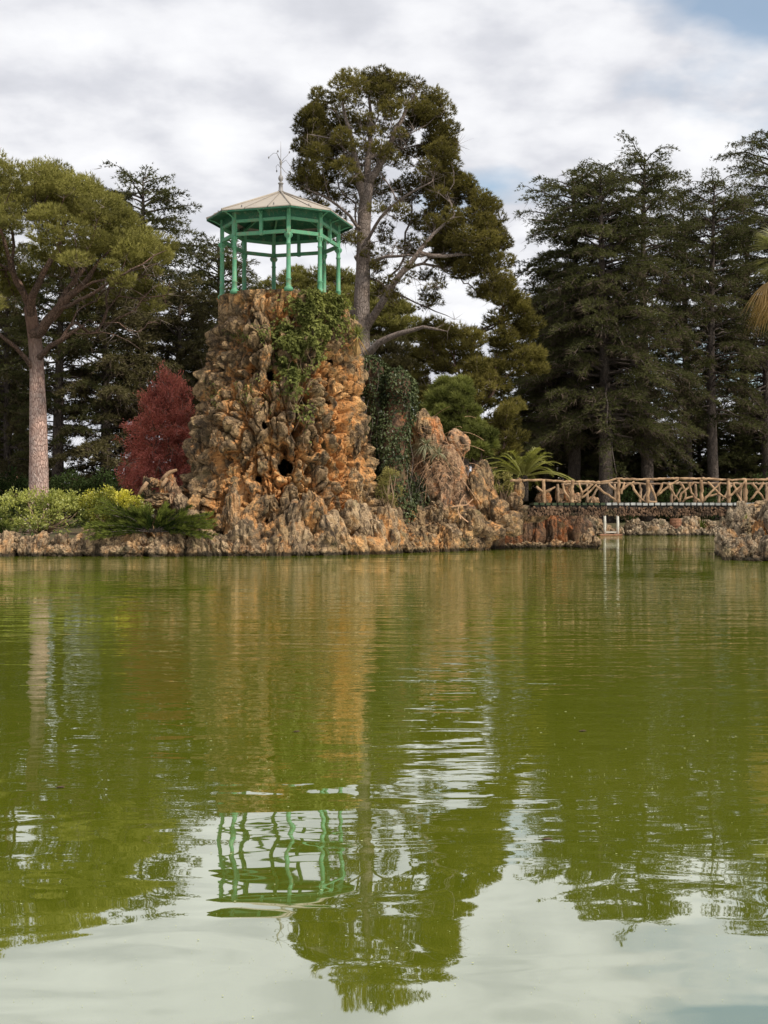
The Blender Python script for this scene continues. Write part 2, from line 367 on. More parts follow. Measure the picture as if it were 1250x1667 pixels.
# ---- noise
def _h(ix, iy, iz, s):
    n = (ix * 374761393 + iy * 668265263 + iz * 1440662683 + s * 1274126177) & 0xffffffff
    n = ((n ^ (n >> 13)) * 1274126177) & 0xffffffff
    n = ((n ^ (n >> 15)) * 2246822519) & 0xffffffff
    return ((n ^ (n >> 16)) & 0xfffff) / 1048575.0
def vnoise(p, s=0):
    i = np.floor(p).astype(np.int64); f = p - i; f = f * f * (3 - 2 * f); r = 0
    for dx in (0, 1):
        for dy in (0, 1):
            for dz in (0, 1):
                wt = (f[:, 0] if dx else 1 - f[:, 0]) * (f[:, 1] if dy else 1 - f[:, 1]) * (f[:, 2] if dz else 1 - f[:, 2])
                r = r + wt * _h(i[:, 0] + dx, i[:, 1] + dy, i[:, 2] + dz, s)
    return r
def fbm(p, o=4, s=0, g=0.5):
    r = 0; a = 1; t = 0
    for k in range(o): r = r + a * (vnoise(p * 2 ** k, s + k * 17) - 0.5); t += a; a *= g
    return r / t * 2
def worley(p, s=0):
    i = np.floor(p).astype(np.int64); f1 = np.full(len(p), 9.0); f2 = f1.copy(); cid = np.zeros(len(p))
    for dx in (-1, 0, 1):
        for dy in (-1, 0, 1):
            for dz in (-1, 0, 1):
                c = i + [dx, dy, dz]
                q = np.stack([c[:, 0] + _h(c[:, 0], c[:, 1], c[:, 2], s), c[:, 1] + _h(c[:, 0], c[:, 1], c[:, 2], s + 1), c[:, 2] + _h(c[:, 0], c[:, 1], c[:, 2], s + 2)], -1)
                d = np.linalg.norm(q - p, axis=1); m = d < f1
                f2 = np.where(m, f1, np.minimum(f2, d)); cid = np.where(m, _h(c[:, 0], c[:, 1], c[:, 2], s + 3), cid); f1 = np.where(m, d, f1)
    return f1, f2, cid

# ---- foliage: n tufts of k thin blades, or leaf-shaped quads
def blades(mb, pos, dr, k, L, W, spread, rng, tint, droop=0.0):
    n = len(pos)
    if n == 0: return
    b = np.repeat(pos, k, 0); d = unit(np.repeat(dr, k, 0) + spread * rng.normal(size=(n * k, 3)))
    sd = unit(np.cross(d, rng.normal(size=(n * k, 3)))) * (W / 2)
    ln = (L * rng.uniform(0.6, 1.15, n * k))[:, None]
    tip = b + d * ln; tip[:, 2] -= droop * ln[:, 0]
    V = np.stack([b - sd, b + sd, tip], 1).reshape(-1, 3)
    tn = np.repeat(np.broadcast_to(tint, (n,)), k) + rng.normal(0, 0.12, n * k)
    mb.add(V, np.arange(n * k * 3).reshape(-1, 3), None, np.repeat(tn, 3))
def leaves(mb, pos, dr, L, W, rng, tint, spread=0.6, nrm=None):
    n = len(pos)
    if n == 0: return
    d = unit(dr + spread * rng.normal(size=(n, 3)))
    o = rng.normal(size=(n, 3)) if nrm is None else nrm + 0.45 * rng.normal(size=(n, 3))
    sd = unit(np.cross(d, o)) * (W / 2); ln = (L * rng.uniform(0.6, 1.2, n))[:, None]
    fold = unit(np.cross(sd, d)) * W * 0.18
    V = np.stack([pos, pos + d * ln * 0.45 + sd + fold, pos + d * ln, pos + d * ln * 0.45 - sd + fold], 1).reshape(-1, 3)
    i = np.arange(n)[:, None] * 4
    tn = np.broadcast_to(tint, (n,)) + rng.normal(0, 0.13, n)
    mb.add(V, np.vstack([i + [0, 1, 2], i + [0, 2, 3]]), None, np.repeat(tn, 4))
def rand_unit(rng, n): return unit(rng.normal(size=(n, 3)))

# ---- branch skeletons
def grow(paths, targets, rng, seg=0.8, penal=0.35, tip=0.03, power=2.3, jit=0.10, start=0.0, lift=0.15):
    """paths: list of (points, r0, r1); targets are reached from the nearest suitable node"""
    N = []; par = []; pl = []; rmin = []; ok = []; dirs = []
    for pi, (pts, r0, r1) in enumerate(paths):
        pts = np.asarray(pts, float); d = np.linalg.norm(np.diff(pts, axis=0), axis=1); L = d.sum(); m = max(3, int(L / seg))
        u = np.linspace(0, L, m + 1); cu = np.concatenate([[0], np.cumsum(d)])
        q = np.stack([np.interp(u, cu, pts[:, a]) for a in range(3)], -1)
        for _ in range(2): q[1:-1] = q[1:-1] * 0.5 + (q[:-2] + q[2:]) * 0.25
        q[1:-1] += rng.normal(0, jit * 0.35, (m - 1, 3))
        if pi == 0: prev = -1; k0 = 0
        else: prev = int(np.argmin(np.linalg.norm(np.array(N) - q[0], axis=1))); k0 = 1
        for k in range(k0, m + 1):
            N.append(q[k]); par.append(prev); pl.append((pl[prev] + seg) if prev >= 0 else 0.0)
            f = k / m; rmin.append(r0 + (r1 - r0) * f); ok.append(pi > 0 or f >= start)
            dirs.append(unit(q[min(k + 1, m)] - q[k - 1 if k else 0])); prev = len(N) - 1
    c0 = np.array(N)[np.array(ok)][0]
    for t in sorted(targets, key=lambda t: np.linalg.norm(t - c0)):
        A = np.array(N); v = t - A; dist = np.linalg.norm(v, axis=1)
        cosang = (v * np.array(dirs)).sum(1) / np.maximum(dist, 1e-6)
        cost = dist * (1.35 - 0.35 * cosang) + penal * np.array(pl) + np.where(np.array(ok), 0, 1e6) + np.maximum(0, A[:, 2] - t[2]) * 0.6
        b = int(np.argmin(cost)); D = dist[b]
        m = max(2, int(D / seg)); c = A[b] + dirs[b] * D * 0.35 + np.array([0, 0, lift * D])
        u = np.linspace(0, 1, m + 1)[1:, None]
        q = (1 - u) ** 2 * A[b] + 2 * u * (1 - u) * c + u * u * t
        q[:-1] += rng.normal(0, jit, (m - 1, 3)); prev = b
        for k in range(m):
            N.append(q[k]); par.append(prev); pl.append(pl[prev] + seg); rmin.append(tip); ok.append(True)
            dirs.append(unit(q[k] - N[prev])); prev = len(N) - 1
    n = len(N); acc = np.zeros(n); rad = np.zeros(n); best = np.full(n, -1); br = np.zeros(n)
    for i in range(n - 1, -1, -1):
        rad[i] = max(acc[i] ** (1 / power) if acc[i] > 0 else tip, rmin[i])
        p = par[i]
        if p >= 0:
            acc[p] += rad[i] ** power
            if rad[i] > br[p]: br[p] = rad[i]; best[p] = i
    return np.array(N), par, rad, best, n
def tubes_of(mb, sk, cap_r, sides_big=12, n0=0):
    N, par, rad, best, n = sk
    cont = set(int(b) for b in best if b >= 0)
    for i in range(n):
        if i in cont: continue
        ch = ([par[i]] if par[i] >= 0 else []) + [i]; j = int(best[i])
        while j >= 0: ch.append(j); j = int(best[j])
        low = [c for c in ch if c < n0]; ch = low[-1:] + [c for c in ch if c >= n0]
        if len(ch) < 2: continue
        r = rad[ch].copy()
        if par[ch[1]] >= n0 or ch[0] < n0: r[0] = min(r[0], r[1] * 1.25)
        r = np.minimum(r, cap_r); r[-1] *= 0.5
        sd = sides_big if r[0] > 0.25 else 7 if r[0] > 0.09 else 4
        mb.tube(N[ch], r, sd, cap=False)

def clump(mb, c, sz, rng, n, k, L, W, tint, flat=0.7, up=0.55, spread=0.45):
    u = rand_unit(rng, n); u[:, 2] = np.where(u[:, 2] < -0.1, u[:, 2] * 0.45, u[:, 2])
    lump = 1 + 0.35 * fbm(u * 1.7 + c, 2, 5)
    r = sz * (rng.uniform(0.45, 1.0, n) ** 0.45) * lump
    p = c + u * r[:, None] * np.array([1, 1, flat])
    d = unit(u + [0, 0, up])
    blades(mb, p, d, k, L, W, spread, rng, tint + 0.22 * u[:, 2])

def body_points(rows, D, n, rng, front_keep=0.5, inner=0.5, depth=1.0, top_y=0):
    rows = np.array(rows, float); out = []
    ys = rows[:, 0]
    wts = lambda y: (np.interp(y, ys, rows[:, 2]) - np.interp(y, ys, rows[:, 1]))
    wm = max(wts(y) for y in ys)
    while len(out) < n:
        y = rng.uniform(ys[0], ys[-1]); ww = wts(y)
        if rng.random() > ww / wm: continue
        xc = (np.interp(y, ys, rows[:, 1]) + np.interp(y, ys, rows[:, 2])) / 2; a = rng.uniform(0, 2 * np.pi)
        rf = math.sqrt(rng.uniform(0 if y < top_y else inner, 1))
        if math.sin(a) < -0.2 and y > top_y and rng.random() > front_keep: continue
        dd = math.sin(a) * rf * ww / 2 / F * D * depth
        Dd = D + dd
        out.append(np.array([(xc + math.cos(a) * rf * ww / 2 - CX) / F * D, Dd, EYE + (CY - y) / F * D]))
    return out

# ------------------------------------------------------------------ terrain and water
SHORE = [(-80, 55.5), (-20, 55.5), (-8, 56.0), (-3.5, 56.8), (-0.5, 58.8), (1.0, 60.3), (5.6, 64.5), (9.5, 66.0), (11.8, 67.3)]
sx = np.array([a for a, b in SHORE]); sy = np.array([b for a, b in SHORE])
def land(x, y):
    left = (x < np.interp(y, [55, 67.3, 75, 105], [11.0, 11.0, 12.0, 16.0])) & (y > np.interp(x, sx, sy) + np.interp(x, [0, 5, 6.5, 8.5], [0.3, 2.6, 5.2, 11.0]))
    rt = (x > np.interp(y, [44, 50, 60, 68, 80, 106], [26, 16.0, 17.5, 20.5, 30, 34])) & (y > 46.5)
    back = y > 105.5
    near = y < 3.0
    return left | rt | back | near
xs = np.concatenate([np.linspace(-500, -82, 14), np.arange(-80, 80.1, 0.8), np.linspace(82, 500, 14)])
ys = np.concatenate([np.linspace(-60, -6, 6), np.arange(-5, 125, 0.8), np.linspace(126, 900, 24)])
X, Y = np.meshgrid(xs, ys); q = np.stack([X.ravel(), Y.ravel(), np.zeros(X.size)], -1)
Z = np.where(land(q[:, 0], q[:, 1]), 0.55 + 0.35 * fbm(q * 0.12, 4, 3) + np.clip((q[:, 1] - 57) * 0.02, 0, 0.5), -1.3)
q[:, 2] = np.where((q[:, 1] < 3), 0.25, Z)
nx, ny = len(xs), len(ys); ii = (np.arange(ny - 1)[:, None] * nx + np.arange(nx - 1)[None]).ravel()
g_o = obj('ground', np_mesh('ground', q, None, np.stack([ii, ii + 1, ii + nx + 1, ii + nx], -1), 'soil', True), kind='structure')
g_o['label'] = 'dark soil ground of the park behind the pond'
V = [(-300, -40, 0), (300, -40, 0), (300, 300, 0), (-300, 300, 0)]
wo_ = obj('water', np_mesh('water', V, None, [(0, 1, 2, 3)], 'pond_water'), kind='structure')
wo_['label'] = 'murky green pond water with soft ripples'
def gz(x, y):
    p_ = np.array([[x, y, 0.0]])
    return float(0.55 + 0.35 * fbm(p_ * 0.12, 4, 3)[0] + min(max((y - 57) * 0.02, 0), 0.5))

# ------------------------------------------------------------------ stones
def ico(sub):
    bm = bmesh.new(); bmesh.ops.create_icosphere(bm, subdivisions=sub, radius=1)
    V = np.array([v.co[:] for v in bm.verts]); T = np.array([[v.index for v in f.verts] for f in bm.faces]); bm.free(); return V, T
def stone_mesh(seed, sub, stretch=1.0, rough=1.0, mat='stone_rock'):
    V, T = ico(sub); V = V.copy(); o = seed * 7.31
    p_ = V * [1, 1, 1.0 / max(stretch, 0.01)] 
    r = 1 + 0.38 * fbm(V * 1.1 + o, 3, seed)
    f1, f2, c = worley(V * 1.9 * [1, 1, 0.7] + o, seed)
    r += rough * (0.24 * (0.5 - f1) + 0.14 * (c - 0.5) - 0.24 * np.exp(-(f2 - f1) * 8))
    g1, g2, c2 = worley(V * 4.6 + o, seed + 9)
    r += rough * (0.09 * (0.5 - g1) + 0.03 * (c2 - 0.5) - 0.06 * np.exp(-(g2 - g1) * 8) + 0.04 * fbm(V * 6 + o, 3, seed + 3))
    rel = np.clip(0.5 - (r - 1) * 1.6, 0, 1)
    V = V * r[:, None]; V[:, 2] *= stretch
    V[:, 0] += 0.18 * fbm(V * 0.9 + o + 5, 2, seed) ; V[:, 1] += 0.18 * fbm(V * 0.9 + o + 15, 2, seed)
    return np_mesh('stone', V, T, None, mat, False, {'relief': rel * 0.6, 'tint': rel})
STONES = {}
SOFT = {}
def boulder(parent, loc, s, rng, mat='stone_rock', tilt=0.2):
    if mat not in SOFT: SOFT[mat] = [stone_mesh(50 + k, 4, 1.35, 0.55, mat) for k in range(6)]
    me = SOFT[mat][rng.integers(6)]; s = np.broadcast_to(np.asarray(s, float), (3,)) * rng.uniform(0.88, 1.12, 3)
    return obj('stone', me, parent, loc, (rng.normal(0, tilt), rng.normal(0, tilt), rng.uniform(0, 6.28)), tuple(s))
def stone_set(mat):
    if mat not in STONES:
        b = STONES.get('_base')
        if b is None:
            b = STONES['_base'] = ([stone_mesh(k, 4, 1.0) for k in range(9)], [stone_mesh(20 + k, 4, 1.75, 1.0) for k in range(7)])
        if mat == 'stone_rock': STONES[mat] = b
        else:
            def re(me):
                m = me.copy(); m.materials.clear(); m.materials.append(MATS[mat]); return m
            STONES[mat] = ([re(m) for m in b[0]], [re(m) for m in b[1]])
    return STONES[mat]
def stone(parent, loc, s, rng, mat='stone_rock', tall=False, tilt=0.35, name='stone'):
    me = stone_set(mat)[1 if tall else 0]; me = me[rng.integers(len(me))]
    s = np.broadcast_to(np.asarray(s, float), (3,)) * rng.uniform(0.85, 1.15, 3)
    return obj(name, me, parent, loc, (rng.normal(0, tilt), rng.normal(0, tilt), rng.uniform(0, 6.28)), tuple(s))

# ------------------------------------------------------------------ rock tower
TD = 61.5; TC = P(457, 833.5, TD)[:2]; TS = F / TD
rt = thing('rock_tower', 'tall craggy tower of orange and grey artificial rock that carries the green gazebo', 'rock tower', (TC[0], TC[1], 0))
prof = [(905, 262, 655), (880, 267, 647), (840, 278, 632), (800, 292, 617), (760, 304, 609), (700, 314, 601), (640, 326, 596), (590, 333, 592), (560, 340, 587), (530, 351, 575), (505, 355, 567), (485, 352, 561), (474, 349, 560)]
pz = np.array([EYE + (CY - a) / TS for a, b, c in prof]); pl_ = np.array([(457 - b) / TS for a, b, c in prof]); pr_ = np.array([(c - 457) / TS for a, b, c in prof])
pz[0] = -0.5; ZT = 12.66
NTH, NZ = 560, 400
th = (np.arange(NTH) / NTH) * 2 * np.pi; zt = np.linspace(-0.5, ZT, NZ)
TH, ZZ = np.meshgrid(th, zt); TH = TH.ravel(); ZZ = ZZ.ravel()
L_ = np.interp(ZZ, pz, pl_); R_ = np.interp(ZZ, pz, pr_)
sxr = np.where(np.sin(TH) > 0, R_, L_); syr = (L_ + R_) / 2 * 0.88
base_x = sxr * np.sin(TH); base_y = -syr * np.cos(TH)
pt = np.stack([base_x + TC[0], base_y + TC[1], ZZ], -1)
wq = pt + np.stack([fbm(pt * 0.7, 3, 41), fbm(pt * 0.7 + 9, 3, 42), fbm(pt * 0.7 + 19, 3, 43)], -1) * 0.55
f1, f2, c1 = worley(wq * [0.95, 0.95, 0.44], 3)
g1, g2, c2 = worley(wq * [2.0, 2.0, 1.05] + 7, 5)
h1, h2, c3 = worley(wq * [4.8, 4.8, 2.2] + 3, 8)
k1, k2, c4 = worley(wq * [10, 10, 6.0] + 3, 18)
p1, p2, c5 = worley(wq * [1.25, 1.25, 0.95] + 31, 28)
pit = np.clip((0.34 - p1) / 0.16, 0, 1) * (c5 > 0.45)
dsp = 0.60 * (0.55 - f1) + 0.55 * (c1 - 0.5) - 0.50 * np.exp(-(f2 - f1) * 9)
dsp += 0.46 * (0.5 - g1) + 0.26 * (c2 - 0.5) - 0.40 * np.exp(-(g2 - g1) * 7)
dsp += 0.16 * (0.5 - h1) + 0.06 * (c3 - 0.5) - 0.11 * np.exp(-(h2 - h1) * 7) + 0.05 * (0.5 - k1) + 0.0 * (c4 - 0.5) + 0.12 * fbm(wq * [2.0, 2.0, 1.4], 5, 77, 0.6)
dsp -= 1.35 * pit * (3 - 2 * pit) * pit
calm = np.interp(ZZ, [10.8, 11.9, 12.4, 12.66], [1, 0.42, 0.30, 0.10])
dsp = dsp * calm
relief = np.clip(0.36 - dsp * 0.75 + 0.18 * (c2 - 0.5), 0, 1)
# where the orange render is laid bare: the flank right of centre, the collar, the belly low on the left
ppx = CX + pt[:, 0] / pt[:, 1] * F; ppy = CY - (pt[:, 2] - EYE) / pt[:, 1] * F
def spot(x, y, rx, ry): return np.exp(-(((ppx - x) / rx) ** 2 + ((ppy - y) / ry) ** 2))
relief += 0.35 * spot(560, 700, 45, 110) + 0.30 * spot(545, 500, 30, 35) + 0.26 * spot(390, 790, 60, 45) + 0.30 * spot(420, 490, 60, 16) + 0.2 * spot(400, 640, 50, 50)
relief -= 0.30 * spot(370, 560, 60, 50) + 0.22 * spot(500, 620, 30, 60) + 0.22 * spot(310, 720, 30, 60) + 0.2 * spot(500, 860, 90, 40)
front = pt[:, 1] < TC[1]
hole = np.zeros(len(pt), bool)
for (hx, hy, rx, ry, dep) in ((466, 755, 18, 17, 0.7), (481, 703, 7, 11, 0.5), (468, 632, 9, 9, 0.5), (436, 604, 8, 12, 0.5), (404, 600, 13, 9, 0.5), (556, 588, 10, 13, 0.5), (474, 842, 8, 9, 0.5), (350, 600, 7, 6, 0.4), (415, 775, 7, 8, 0.4), (378, 612, 8, 7, 0.4), (500, 650, 6, 10, 0.4), (360, 745, 6, 9, 0.4), (535, 655, 6, 12, 0.4), (430, 690, 5, 9, 0.35), (560, 800, 7, 8, 0.4), (395, 850, 8, 6, 0.4)):
    dd = np.sqrt(((ppx - hx) / (rx * np.where(ppy < hy, 1 - 0.5 * np.clip((hy - ppy) / ry, 0, 1), 1.0))) ** 2 + ((ppy - hy) / ry) ** 2) + 0.15 * fbm(wq * 3, 2, 5)
    k = 1 / (1 + np.exp((dd - 1) * 14)); hole |= front & (dd < 0.92)
    dsp = np.where(front, dsp - dep * k, dsp)
out = np.stack([np.sin(TH) * 1.0, -np.cos(TH) * 1.0, np.full_like(TH, 0.12)], -1)
pt2 = pt + out * dsp[:, None]
pt2 += np.stack([fbm(wq * 3.1, 3, 91), fbm(wq * 3.1 + 4, 3, 92), fbm(wq * 2.4 + 8, 3, 93) * 1.6], -1) * (0.10 * calm)[:, None]
org = np.array([TC[0], TC[1], 0])
ii = (np.arange(NZ - 1)[:, None] * NTH + np.arange(NTH)[None]); jj = (np.arange(NZ - 1)[:, None] * NTH + (np.arange(NTH)[None] + 1) % NTH)
Q = np.stack([ii, jj, jj + NTH, ii + NTH], -1).reshape(-1, 4)
Vt = np.vstack([pt2, [TC[0], TC[1], ZT + 0.02]]); top0 = (NZ - 1) * NTH; a_ = np.arange(NTH)
T = np.stack([top0 + a_, top0 + (a_ + 1) % NTH, np.full(NTH, len(pt2))], -1)
Q = Q[~hole[Q].all(1)]
obj('rock_face', np_mesh('rock_face', Vt - org, T, Q, 'tower_rock', False, {'relief': np.append(relief, 0.4)}), rt)
TOWER = pt2.reshape(NZ, NTH, 3); TOUT = out.reshape(NZ, NTH, 3)
rg = np.random.default_rng(5)
for k in range(90):
    i = int(rg.uniform(0.03, 0.86) ** 1.15 * NZ); j = rg.integers(NTH)
    b = TOWER[i, j]; s_ = rg.uniform(0.24, 0.5) * (1.25 if i < NZ * 0.3 else 0.9)
    bx = CX + b[0] / b[1] * F; by = CY - (b[2] - EYE) / b[1] * F
    if abs(bx - 466) < 36 and abs(by - 750) < 42: continue
    stone(rt, b - TOUT[i, j] * s_ * 0.5, (s_, s_, s_ * rg.uniform(0.9, 1.4)), rg, 'stone_rock', True, 0.25)
for k in range(74):      # the spiky skirt at the water's edge
    a = rg.uniform(-1.9, 1.75); t_ = rg.uniform(0, 1); z = 0.15 + 2.1 * t_ ** 1.4
    L0 = np.interp(z, pz, pl_); R0 = np.interp(z, pz, pr_)
    x = (R0 if a > 0 else L0) * math.sin(a) + TC[0]; y = -(L0 + R0) / 2 * 0.88 * math.cos(a) + TC[1]
    s_ = rg.uniform(0.36, 0.85) * (1.1 - 0.35 * t_)
    if k % 5 < 3: boulder(rt, (x, y - 0.05, z), (s_ * 0.9, s_ * 0.8, s_ * rg.uniform(0.9, 1.2)), rg, 'shore_rock' if rg.random() < 0.5 else 'stone_rock', 0.35)
    else: stone(rt, (x, y - 0.05, z), (s_, s_ * 0.8, s_ * rg.uniform(0.9, 1.35)), rg, 'shore_rock' if rg.random() < 0.6 else 'stone_rock', True, 0.32)

# ------------------------------------------------------------------ stone edging of the shores
def edging(name, label, line, rows, rng, mat, step, zlo, size):
    m = np.array(line).mean(0)
    t = thing(name, label, 'stone edging', (m[0], m[1], 0))
    ln = np.array(line, float); d = np.linalg.norm(np.diff(ln, axis=0), axis=1); cu = np.concatenate([[0], np.cumsum(d)])
    for r_ in range(rows):
        u = rng.uniform(0, step)
        while u < cu[-1]:
            x = np.interp(u, cu, ln[:, 0]); y = np.interp(u, cu, ln[:, 1])
            s_ = rng.uniform(*size) * (1 - 0.12 * r_)
            z = zlo + r_ * size[1] * 0.62 + rng.normal(0, 0.05)
            stone(t, (x + rng.normal(0, 0.06), y + r_ * 0.28 + rng.normal(0, 0.08), z), (s_, s_ * 0.8, s_ * rng.uniform(0.75, 1.2)), rng, mat, rng.random() < 0.4, 0.28)
            u += s_ * rng.uniform(1.1, 1.6) * step
    return t
rg = np.random.default_rng(8)
edging('rock_edging', 'low edging of rough brown stones under the shrubs on the left shore', [(-19.5, 55.6), (-12, 55.5), (-8.0, 55.7)], 2, rg, 'shore_rock', 1.0, 0.22, (0.32, 0.58))
edging('rock_edging', 'spiky tan stones along the waterline at the foot of the rock tower', [(-8.0, 55.9), (-5, 56.0), (-2.5, 57.0), (0.0, 58.6)], 2, rg, 'shore_rock', 0.95, 0.20, (0.30, 0.62))
edging('rock_edging', 'slanting pale stones along the waterline right of the tower below the ivy', [(0.0, 58.8), (1.0, 60.2), (3.2, 62.4), (5.6, 64.4)], 3, rg, 'stone_rock', 0.95, 0.22, (0.34, 0.62))
t_far = edging('rock_edging', 'grey boulders lining the far bank seen beneath the rustic bridge', [(15.5, 104.6), (20, 104.8), (24, 104.7), (33, 104.9)], 1, rg, 'grey_rock', 1.0, 0.12, (0.45, 0.75))
for (a, b, s_) in ((952, 845, 1.1), (966, 850, 1.0), (1033, 852, 0.85), (1050, 858, 0.7), (1075, 855, 0.8), (1122, 846, 0.9), (1116, 855, 0.8), (1152, 855, 0.8), (1092, 862, 0.6)):
    stone(t_far, P(a, b + 8, 105.5), (s_, s_, s_ * 1.1), rg, 'grey_rock', False, 0.2)

# ------------------------------------------------------------------ rockwork right of the tower
rg = np.random.default_rng(21)
gr = thing('rock_grotto', 'orange and grey rock pinnacles hung with dry stems between the ivy and the bridge', 'rock formation', (P(740, 850, 65)[0], 65, 0))
for (px, py, D, wx, hz, mat) in [
    (690, 700, 66, 22, 34, 'stone_rock'), (705, 715, 66, 20, 40, 'orange_rock'), (676, 708, 66.5, 18, 36, 'orange_rock'), (744, 722, 64.8, 25, 22, 'orange_rock'), (730, 752, 64.5, 23, 38, 'orange_rock'),
    (715, 790, 64.4, 26, 50, 'orange_rock'), (722, 835, 63.5, 16, 40, 'orange_rock'), (745, 800, 65, 24, 44, 'orange_rock'), (775, 795, 64.6, 17, 42, 'stone_rock'), (790, 780, 65.4, 15, 33, 'stone_rock'),
    (700, 840, 65, 34, 38, 'orange_rock'), (755, 835, 64.6, 26, 30, 'orange_rock'), (680, 780, 67, 26, 80, 'orange_rock'), (640, 780, 66, 30, 120, 'stone_rock'),
    (795, 815, 65, 18, 30, 'stone_rock'), (770, 850, 63.8, 18, 22, 'stone_rock'), (812, 830, 64.6, 20, 22, 'stone_rock'), (830, 852, 64.4, 26, 24, 'stone_rock'),
    (845, 800, 65.5, 10, 22, 'stone_rock'), (838, 818, 65.2, 12, 16, 'stone_rock'), (800, 865, 64.2, 26, 20, 'stone_rock'), (850, 838, 65.5, 26, 18, 'shore_rock'), (875, 838, 66, 20, 13, 'shore_rock'),
    (924, 800, 71, 10, 18, 'orange_rock'), (910, 806, 70.5, 9, 12, 'orange_rock'), (938, 812, 71, 10, 12, 'orange_rock'), (885, 812, 70, 14, 14, 'orange_rock'), (965, 818, 71.5, 12, 10, 'orange_rock'),
    (730, 868, 63, 26, 18, 'shore_rock'), (690, 875, 62.2, 24, 16, 'shore_rock'), (655, 868, 61.5, 20, 18, 'shore_rock'), (760, 880, 64, 24, 15, 'stone_rock')]:
    c = P(px, py, D); sc_ = D / F
    boulder(gr, c, (wx * sc_ * 0.95, wx * sc_ * 0.9, hz * sc_ / 1.4), rg, mat, 0.10)
for (px, py, s_) in [(x_, rg.uniform(838, 880), rg.uniform(9, 17)) for x_ in np.linspace(655, 790, 22)]:
    D = 62.0 + (px - 655) / 135 * 2.4; stone(gr, P(px, py, D), (s_ * D / F, s_ * D / F, s_ * D / F), rg, 'stone_rock' if rg.random() < .6 else 'shore_rock', True, 0.45)
ab = thing('bridge_abutment', 'red rock grotto wall, darkened by painted shade, that carries the left end of the rustic bridge', 'rock wall', (P(870, 870, 67)[0], 67, 0))
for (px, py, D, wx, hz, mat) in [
    (800, 876, 67.0, 24, 36, 'orange_rock'), (828, 872, 68.6, 20, 42, 'shaded_rock'), (852, 868, 69.4, 19, 46, 'shaded_rock'), (876, 868, 69.8, 17, 46, 'shaded_rock'), (894, 868, 70.0, 12, 46, 'shaded_rock'), (910, 874, 73.6, 16, 40, 'shaded_rock'), (928, 876, 74.0, 15, 40, 'shaded_rock'), (943, 874, 73.2, 9, 40, 'shaded_rock'), (940, 866, 70.2, 5, 44, 'shaded_rock'), (860, 862, 72.0, 50, 40, 'shaded_rock'), (920, 862, 76.5, 34, 44, 'shaded_rock'), (958, 880, 68.6, 16, 21, 'shore_rock'), (970, 884, 68.2, 10, 14, 'shore_rock'), (948, 890, 68.2, 11, 9, 'shore_rock')]:
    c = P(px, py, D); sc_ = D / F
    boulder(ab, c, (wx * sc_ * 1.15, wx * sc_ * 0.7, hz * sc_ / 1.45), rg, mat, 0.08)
for x_ in np.arange(795, 975, 9.0):
    s_ = rg.uniform(5, 10); D = np.interp(x_, [795, 830, 920, 975], [66.3, 68.2, 69.3, 67.6]); stone(ab, P(x_, 889 + rg.normal(0, 1), D), (s_ * D / F, s_ * D / F, s_ * D / F * .8), rg, 'shore_rock', False, 0.4)

# right-hand outcrop in front of the bridge
ro = thing('rock_outcrop', 'grey-brown boulder pile rising from the water at the right edge of the pond', 'rock formation', (15.5, 54, 0))
for (px, py, D, wx, hz, mat) in [
    (1185, 862, 58, 18, 24, 'grey_rock'), (1178, 884, 56.5, 15, 22, 'grey_rock'), (1200, 850, 58, 17, 22, 'grey_rock'), (1195, 897, 54.5, 22, 20, 'shore_rock'), (1215, 838, 58.5, 18, 22, 'grey_rock'),
    (1238, 830, 59, 24, 18, 'shore_rock'), (1243, 846, 57, 13, 24, 'grey_rock'), (1212, 872, 55.5, 20, 26, 'grey_rock'), (1238, 880, 54, 16, 40, 'stone_rock'), (1262, 870, 54, 22, 46, 'grey_rock'),
    (1222, 900, 53, 20, 18, 'grey_rock'), (1250, 905, 51, 24, 18, 'shore_rock'), (1182, 905, 55.6, 16, 10, 'shore_rock'), (1207, 911, 52.2, 16, 9, 'shore_rock'), (1228, 915, 50.2, 17, 10, 'shore_rock'), (1280, 900, 50, 40, 40, 'grey_rock'),
    (1230, 862, 58, 36, 34, 'shore_rock'), (1290, 850, 58, 40, 40, 'grey_rock'), (1172, 898, 57, 10, 12, 'grey_rock')]:
    c = P(px, py, D); sc_ = D / F
    stone(ro, c, (wx * sc_, wx * sc_ * 0.95, hz * sc_ / 1.75), rg, mat, True, 0.2)
for k in range(34):
    px = rg.uniform(1172, 1270); py = rg.uniform(830 + max(0, (1205 - px)) * 0.9, 915); D = np.interp(py, [830, 915], [57.5, 50.5]); s_ = rg.uniform(6, 12) * D / F
    stone(ro, P(px, py, D), (s_, s_, s_), rg, 'grey_rock' if rg.random() < 0.7 else 'shore_rock', True, 0.4)

# small rock arch with pale cement branches left of the tower
ra = thing('rock_arch', 'small ragged rock arch with pale branch handrail left of the tower foot', 'rock formation', (P(255, 800, 59)[0], 59, 0.5))
for (px, py, wx, hz) in ((240, 795, 8, 22), (250, 786, 12, 8), (265, 800, 8, 22), (276, 795, 9, 30), (262, 812, 22, 12), (284, 815, 14, 34), (250, 822, 24, 12)):
    stone(ra, P(px, py, 59), (wx * 59 / F, wx * 59 / F, hz * 59 / F / 1.75), rg, 'orange_rock' if px > 270 else 'stone_rock', True, 0.1)
for pp in ([(226, 806), (232, 795), (240, 785)], [(262, 782), (270, 774), (278, 768), (288, 765)], [(262, 795), (266, 787), (272, 778)]):
    MB().tube([P(a, b, 58.4) for a, b in pp], [0.07, 0.10, 0.09, 0.06][:len(pp)], 8).build('handrail', 'branch_wood', ra, True)

